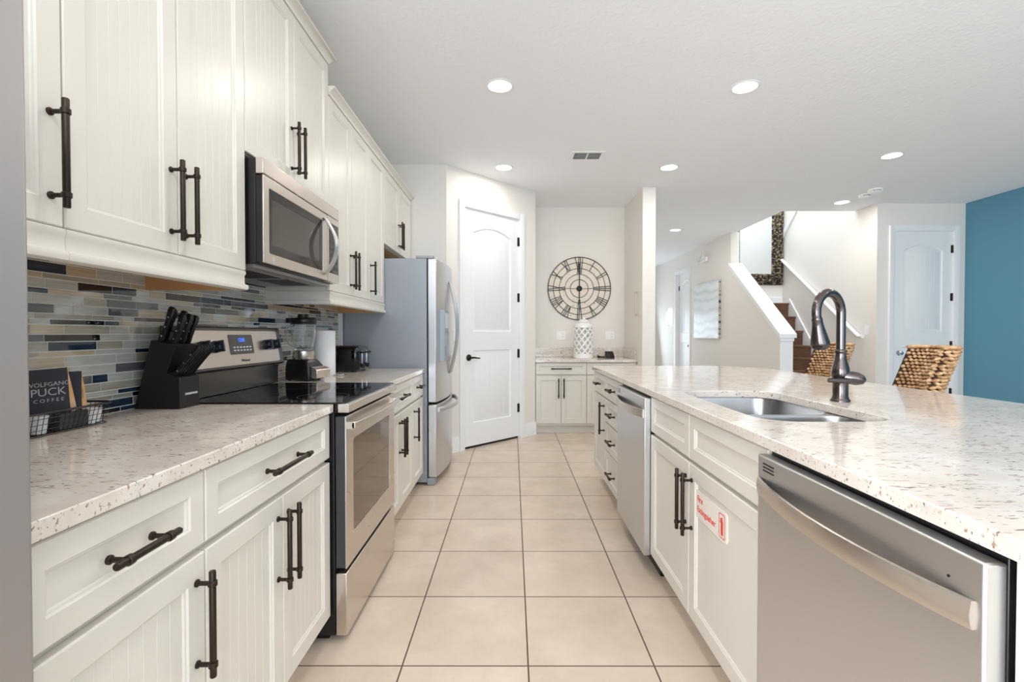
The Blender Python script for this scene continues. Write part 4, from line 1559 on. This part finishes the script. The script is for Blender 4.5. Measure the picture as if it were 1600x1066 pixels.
ljl.lathe([(0.056, 0.4525), (0.066, 0.456), (0.064, 0.474), (0.048, 0.488), (0.022, 0.494), (0.016, 0.498), (0.020, 0.508), (0.016, 0.516), (0.003, 0.518)], 32)
ljl.build('lid', ceramic, root)


def wall_plate(name, label, cat, loc, rotz, W, H, kind, group=None):
    root = thing(name, label, cat, loc, rotz, group)
    p = MB()
    p.holed(rrect(-W / 2, W / 2, -H / 2, H / 2, 0.006, 3), [], 0.0005, 0.006, 'z', 0, Matrix.Rotation(R(90), 4, 'X'))
    p.build('plate', whitep, root, bevel=0.001)
    n_ = max(1, round(W / 0.058) - 0) if W > 0.09 else 1
    for i in range(n_):
        cx = (i - (n_ - 1) / 2) * 0.046
        q = MB()
        if kind == 'outlet' and i == n_ - 1:
            for sz in (-1, 1):
                q.lathe([(0.0165, 0.006), (0.0165, 0.008)], 20, (0, 0, 0), 0, M=Matrix.Translation((cx, 0, sz * 0.020)) @ Matrix.Rotation(R(90), 4, 'X'))
                for sx in (-1, 1):
                    q.box(cx + sx * 0.0062 - 0.0014, cx + sx * 0.0062 + 0.0014, -0.0086, -0.0079, sz * 0.020 - 0.003, sz * 0.020 + 0.006, 1)
            q.build('socket', [whitep, black], root)
        else:
            q.box(cx - 0.016, cx + 0.016, -0.0085, -0.006, -0.033, 0.033)
            q.build('rocker', whitep, root, bevel=0.001)
    return root


wall_plate('wall_outlet', 'white outlet plate on the nook wall left of the lattice jar', 'outlet', (0.645, 6.3995, 1.182), 0, 0.117, 0.117, 'outlet', 'outlet plates in the clock nook')
wall_plate('wall_outlet', 'white outlet plate on the nook wall right of the lattice jar', 'outlet', (1.297, 6.3995, 1.182), 0, 0.117, 0.117, 'outlet', 'outlet plates in the clock nook')
p_ = pwp(0.115)
wall_plate('light_switch', 'white light switch on the diagonal wall between refrigerator and pantry door', 'switch', (p_[0], p_[1], 1.19), R(45), 0.074, 0.117, 'switch')
wall_plate('light_switch', 'white light switch on the stair wall below the handrail end', 'switch', (4.6995, 6.36, 1.255), R(-90), 0.074, 0.117, 'switch')
root = thing('wall_plaque', 'pale framed plaque on the right side wall of the clock nook', 'plaque', (1.4895, 5.74, 1.565), R(-90))
q = MB()
q.holed([(-0.075, -0.145), (0.075, -0.145), (0.075, 0.145), (-0.075, 0.145)], [[(-0.055, -0.125), (-0.055, 0.125), (0.055, 0.125), (0.055, -0.125)]], -0.014, -0.0005, 'y')
q.build('frame', mat('plaque_beige', (214, 204, 190), 0.6), root, bevel=0.002)
MB().box(-0.055, 0.055, -0.008, -0.001, -0.125, 0.125).build('panel', mat('plaque_cream', (236, 230, 220), 0.6), root)

root = thing('desk_phone', 'small black phone on the nook counter right of the jar', 'phone', (1.235, 6.10, ZN + 0.0005), R(10))
ph = MB()
ph.loft([[(x, y, z) for x, y in rrect(-0.05, 0.05, -hd, 0.05, 0.012, 3)] for hd, z in ((0.05, 0.0), (0.05, 0.02), (0.02, 0.06), (-0.005, 0.085))])
ph.build('base', black, root, bevel=0.002)
hs = MB()
hs.tube([(-0.17, -0.02, 0.018), (-0.155, -0.02, 0.02), (-0.13, -0.02, 0.013), (-0.10, -0.01, 0.013), (-0.075, 0.0, 0.014)], [0.016, 0.018, 0.010, 0.010, 0.012], 10)
hs.tube([(-0.14, -0.02, 0.012), (-0.10, -0.05, 0.006), (-0.05, -0.055, 0.006)], 0.004, 6)
hs.build('cord', black, root)

# ------------------------------------------------------------------ hallway and stairs
root = thing('wall_picture', 'pale blue wave canvas hanging on the hallway wall', 'picture', (3.5995, 8.85, 1.632), R(-90))
cv = MB()
PWH, PHH = 0.565, 0.507
cv.box(-PWH, PWH, -0.045, -0.0435, -PHH, PHH, 0)
cv.box(-PWH, PWH, -0.0435, -0.001, -PHH, PHH, 1)
cv.build('canvas', [canvasm, stripem], root)

root = thing('emergency_light', 'white twin-head emergency light high on the hallway wall', 'emergency light', (3.5995, 8.95, 2.585), R(-90))
el = MB()
el.box(-0.12, 0.12, -0.06, -0.0005, -0.045, 0.045)
el.build('housing', whitep, root, bevel=0.012)
for sx in (-1, 1):
    hh = MB()
    hh.lathe([(0.02, 0), (0.05, 0.03), (0.052, 0.06), (0.045, 0.064), (0.002, 0.062)], 20, M=Matrix.Translation((sx * 0.085, -0.055, 0.012)) @ Matrix.Rotation(R(75), 4, 'X'))
    hh.build('lamp_head', mat('lamp_head_white', (230, 232, 236), 0.2) if 'lamp_head_white' not in MATS else MATS['lamp_head_white'], root)
root = thing('control_panel', 'white alarm keypad with bright screen left of the hallway door', 'control panel', (3.5995, 11.12, 1.585), R(-90))
cpn = MB()
cpn.box(-0.10, 0.10, -0.03, -0.0005, -0.20, 0.16)
cpn.build('housing', whitep, root, bevel=0.004)
MB().box(0.115, 0.29, -0.03, -0.0005, -0.16, 0.19).build('screen', litpanel, root, bevel=0.002)

# mirror at the top of the stairs
root = thing('wall_mirror', 'large mirror in an ornate dark bronze frame at the stair landing', 'mirror', (4.10, 8.349, 2.05))
MX0, MX1, MZ_0, MZ_1 = -0.355, 0.585, 0.0, 1.9
FWm = 0.20
mg = MB()
L = []
for ins, y in ((0.0, -0.001), (0.0, -0.03), (0.012, -0.045), (0.03, -0.038), (0.09, -0.05), (0.155, -0.034), (0.172, -0.036), (0.185, -0.03), (0.195, -0.016)):
    L.append([(MX0 + ins, y, MZ_0 + ins), (MX1 - ins, y, MZ_0 + ins), (MX1 - ins, y, MZ_1 - ins), (MX0 + ins, y, MZ_1 - ins)])
mg.loft(L, 0, True, False)
rndm = random.Random(5)
for side in range(4):
    n_ = 34 if side % 2 else 22
    for i in range(n_):
        for rr in (0.045, 0.085, 0.125, 0.16):
            u = (i + rndm.random()) / n_
            if side == 0:
                p = (MX0 + rr + (MX1 - MX0 - 2 * rr) * u, MZ_0 + rr)
            elif side == 1:
                p = (MX1 - rr, MZ_0 + rr + (MZ_1 - MZ_0 - 2 * rr) * u)
            elif side == 2:
                p = (MX0 + rr + (MX1 - MX0 - 2 * rr) * u, MZ_1 - rr)
            else:
                p = (MX0 + rr, MZ_0 + rr + (MZ_1 - MZ_0 - 2 * rr) * u)
            s_ = 0.012 + 0.012 * rndm.random()
            mg.ball((p[0], -0.046, p[1]), s_, 0.012, s_ * (0.6 + 0.8 * rndm.random()), 6, 4)
mg.build('frame', frame_m, root)
MB().box(MX0 + 0.19, MX1 - 0.19, -0.014, -0.012, MZ_0 + 0.19, MZ_1 - 0.19).build('glass', mirrorm, root)

root = thing('handrail', 'white sloping handrail on the stairwell wall', 'handrail', (4.655, 6.40, 1.17))
hr = MB()
A_, B_ = Vector((0, 0.10, 0.035)), Vector((0, 1.90, 1.305))
hr.tube([(0, -0.02, 0.0), (0, 0.05, 0.002), tuple(A_), tuple(B_), (0, 1.93, 1.32)], 0.026, 8)
hr.build('rail', trimw, root)
for u in (0.12, 0.5, 0.88):
    c = A_.lerp(B_, u)
    br = MB()
    br.tube([(0.044, c.y, c.z - 0.07), (0.015, c.y, c.z - 0.065), (0.0, c.y, c.z - 0.025)], 0.008, 8)
    br.build('bracket', trimw, root)

# ------------------------------------------------------------------ bar stools with woven backs


def stool(label, loc, rotz, seed, first=True):
    """local: -y is the side of the back that shows; back leans towards +x with height"""
    root = thing('bar_stool', label, 'stool', loc, rotz, 'woven bar stools along the island')
    rd = random.Random(seed)
    legm = MATS.get('stool_wood') or mat('stool_wood', (74, 50, 36), 0.45)
    for sx in (-1, 1):
        for sy in (-1, 1):
            lg_ = MB()
            lg_.loft([[(sx * 0.17 + a, sy * 0.17 + b_, z) for a, b_ in ((-q, -q), (q, -q), (q, q), (-q, q))] for q, z in ((0.016, 0.0), (0.022, 0.56))])
            lg_.build('leg', legm, root, bevel=0.002)
    fr_ = MB()
    for sx in (-1, 1):
        fr_.box(sx * 0.17 - 0.012, sx * 0.17 + 0.012, -0.15, 0.15, 0.20, 0.23)
        fr_.box(-0.15, 0.15, sx * 0.17 - 0.012, sx * 0.17 + 0.012, 0.26, 0.29)
    fr_.build('stretcher', legm, root)
    seat = MB()
    seat.loft([[(x, y, z) for x, y in rrect(-h_, h_, -h_, h_, 0.04, 4)] for h_, z in ((0.205, 0.561), (0.215, 0.575), (0.215, 0.63), (0.20, 0.645))], 1)
    for i in range(9):
        for j in range(9):
            seat.ball((-0.18 + 0.045 * i + 0.01 * rd.random(), -0.18 + 0.045 * j + (0.022 if i % 2 else 0), 0.645), 0.024, 0.026, 0.012, 7, 4, 0)
    for k in range(44):
        u = k / 44.0 * 8
        s_ = int(u)
        f_ = (u - s_) if s_ < 8 else 0
        side, t_ = s_ // 2, (s_ % 2 + f_) / 2 * 0.40 - 0.20
        px_, py_ = ((t_, -0.216), (0.216, t_), (-t_, 0.216), (-0.216, -t_))[side]
        for zz in (0.582, 0.603, 0.624):
            seat.ball((px_, py_, zz), 0.022, 0.022, 0.012, 6, 4, 0)
    seat.build('seat', [weave, knot_shade], root, smooth=80)
    # back: plan curve hugging the +x side of the seat and wrapping forward at both ends
    back = MB()
    plan = []
    for k in range(33):
        s_ = -1 + 2 * k / 32.0
        ang = s_ * R(78)
        plan.append((0.02 + 0.19 * math.cos(ang) ** 0.6 if abs(ang) < R(89) else 0.02, 0.155 * math.sin(ang) / math.sin(R(78))))
    zs = [0.66 + 0.0188 * i for i in range(25)]
    lean = 0.37
    # dark core, its colour stands in for shade between the knots
    core = []
    for z in (0.66, 1.125):
        lo = (z - 0.655) * lean
        core.append([(x + lo - 0.014, y * 0.985, z) for x, y in plan] + [(x * 0.80 + lo - 0.010, y * 0.875, z) for x, y in reversed(plan)])
    back.loft(core, 1)

    def along(s_):
        f_ = s_ * 32
        i = min(31, int(f_))
        a, b_ = Vector(plan[i]), Vector(plan[i + 1])
        d = (b_ - a).normalized()
        return a.lerp(b_, f_ - i), d
    for ring, shrink in ((0, 1.0), (1, 0.80)):
        for i, z in enumerate(zs):
            lo = (z - 0.655) * lean
            n_ = 15
            for j in range(n_):
                s_ = (j + (0.5 if i % 2 else 0.0)) / n_
                if s_ > 1:
                    continue
                c, d = along(min(s_, 0.999))
                ang = math.atan2(d.y, d.x)
                ex = 1.0 + 0.25 * rd.random()
                M = Matrix.Translation((c.x * shrink + lo - 0.012, c.y * (1 if shrink == 1 else 0.86), z + 0.003 * (rd.random() - 0.5))) @ Matrix.Rotation(ang, 4, 'Z') @ Matrix.Rotation(R(18 if (i + j) % 2 else -14), 4, 'Y')
                near = s_ < 0.36
                if near:
                    back.ball((0, 0, 0), 0.0205 * ex, 0.014, 0.0088, 7, 5, 0, M)
                else:
                    back.ball((0, 0, 0), 0.0104 * ex, 0.016, 0.0090, 7, 5, 0, M)
    for j in range(24):
        c, d = along(j / 23.5)
        lo = (1.125 - 0.655) * lean
        M = Matrix.Translation((c.x * 0.9 + lo - 0.012, c.y * 0.93, 1.131)) @ Matrix.Rotation(math.atan2(d.y, d.x), 4, 'Z')
        back.ball((0, 0, 0), 0.022, 0.034, 0.012, 7, 4, 0, M)
    back.build('woven_back', [weave, knot_shade], root, smooth=80)
    return root


stool('woven bar stool at the island, nearest the blue wall in view', (2.03, 2.67, 0), R(-8), 3)
stool('woven bar stool at the island, seen behind the faucet', (2.04, 3.44, 0), R(4), 9)

# ------------------------------------------------------------------ ceiling fittings
lamps = [(-0.087, 3.266, 'recessed ceiling light above the range side of the aisle, nearest in view on the left'),
         (1.58, 3.284, 'recessed ceiling light above the island, nearest in view on the right'),
         (-0.09, 4.858, 'recessed ceiling light in front of the pantry door'),
         (1.578, 4.858, 'recessed ceiling light near the wall end right of the clock nook'),
         (3.57, 4.54, 'recessed ceiling light toward the blue wall, right of all the others'),
         (4.20, 6.14, 'recessed ceiling light in front of the stairwell beside the detectors'),
         (2.63, 7.77, 'recessed ceiling light in the hallway beyond the clock nook'),
         (-0.09, 1.65, 'recessed ceiling light over the aisle above the camera'),
         (3.57, 2.85, 'added unseen ceiling light over the dining side right of the island'),  # unseen lamp added to lift the closet side
         (-0.09, 0.0, 'recessed ceiling light over the aisle behind the camera'),
         (3.57, 1.15, 'added unseen ceiling light over the dining side near the back doors')]  # second added lamp out of view, same purpose
proto = None
for x, y, lab in lamps:
    if proto is None:
        root = thing('ceiling_light', lab, 'ceiling light', (x, y, CEIL), 0, 'recessed ceiling lights')
        MB().lathe([(0.078, -0.001), (0.096, -0.001), (0.096, -0.004), (0.088, -0.008), (0.078, -0.006)], 36, cap0=False, cap1=False).build('trim_ring', trimw, root)
        MB().lathe([(0.002, -0.0045), (0.078, -0.0045), (0.078, -0.002), (0.002, -0.002)], 36, cap0=False, cap1=False).build('lens', lamp, root)
        d = bpy.data.lights.new('ceiling_light_glow', 'AREA')
        d.shape = 'DISK'
        d.size = 0.15
        d.energy = 6.6
        d.color = (1.0, 0.94, 0.87)
        lo_ = bpy.data.objects.new('ceiling_light_glow', d)
        COL.objects.link(lo_)
        lo_.parent = root
        lo_.location = (0, 0, -0.012)
        proto = root
    else:
        root = copy_tree(proto)
        root.location = (x, y, CEIL)
        root['label'] = lab

root = thing('ceiling_vent', 'white rectangular air vent in the kitchen ceiling', 'vent', (0.70, 4.54, CEIL))
q = MB()
q.holed([(-0.155, -0.115), (0.155, -0.115), (0.155, 0.115), (-0.155, 0.115)], [[(-0.125, -0.085), (-0.125, 0.085), (0.125, 0.085), (0.125, -0.085)]], -0.008, -0.0005, 'z', 0)
q.box(-0.006, 0.006, -0.085, 0.085, -0.008, -0.003)
q.build('frame', trimw, root, bevel=0.001)
MB().box(-0.125, 0.125, -0.085, 0.085, -0.0015, -0.0005).build('duct', darkgrey, root)
q = MB()
for k in range(9):
    y = -0.078 + 0.0195 * k
    q.prism([(y, -0.007), (y + 0.013, -0.003), (y + 0.014, -0.0038), (y + 0.001, -0.0078)], -0.125, 0.125, 'x')
q.build('louvers', trimw, root)


def detector(label, x, y, r_):
    root = thing('smoke_detector', label, 'smoke detector', (x, y, CEIL), 0, 'white ceiling detectors near the stairs')
    MB().lathe([(r_, -0.0005), (r_, -0.016), (r_ * 0.86, -0.034), (r_ * 0.5, -0.040), (0.003, -0.041)], 32, cap0=True).build('housing', whitep, root)
    q_ = MB()
    for k in range(5):
        a = -2.4 + 0.25 * k
        q_.box(-0.006, 0.006, -r_ * 0.97, -r_ * 0.86, -0.026, -0.020, 0, Matrix.Rotation(a + PI / 2, 4, 'Z'))
    q_.build('sensor_slot', darkgrey, root)


detector('white round smoke detector on the ceiling, closer to the stairs', 4.245, 5.80, 0.065)
detector('white round smoke detector on the ceiling, farther from the stairs', 4.215, 5.60, 0.075)
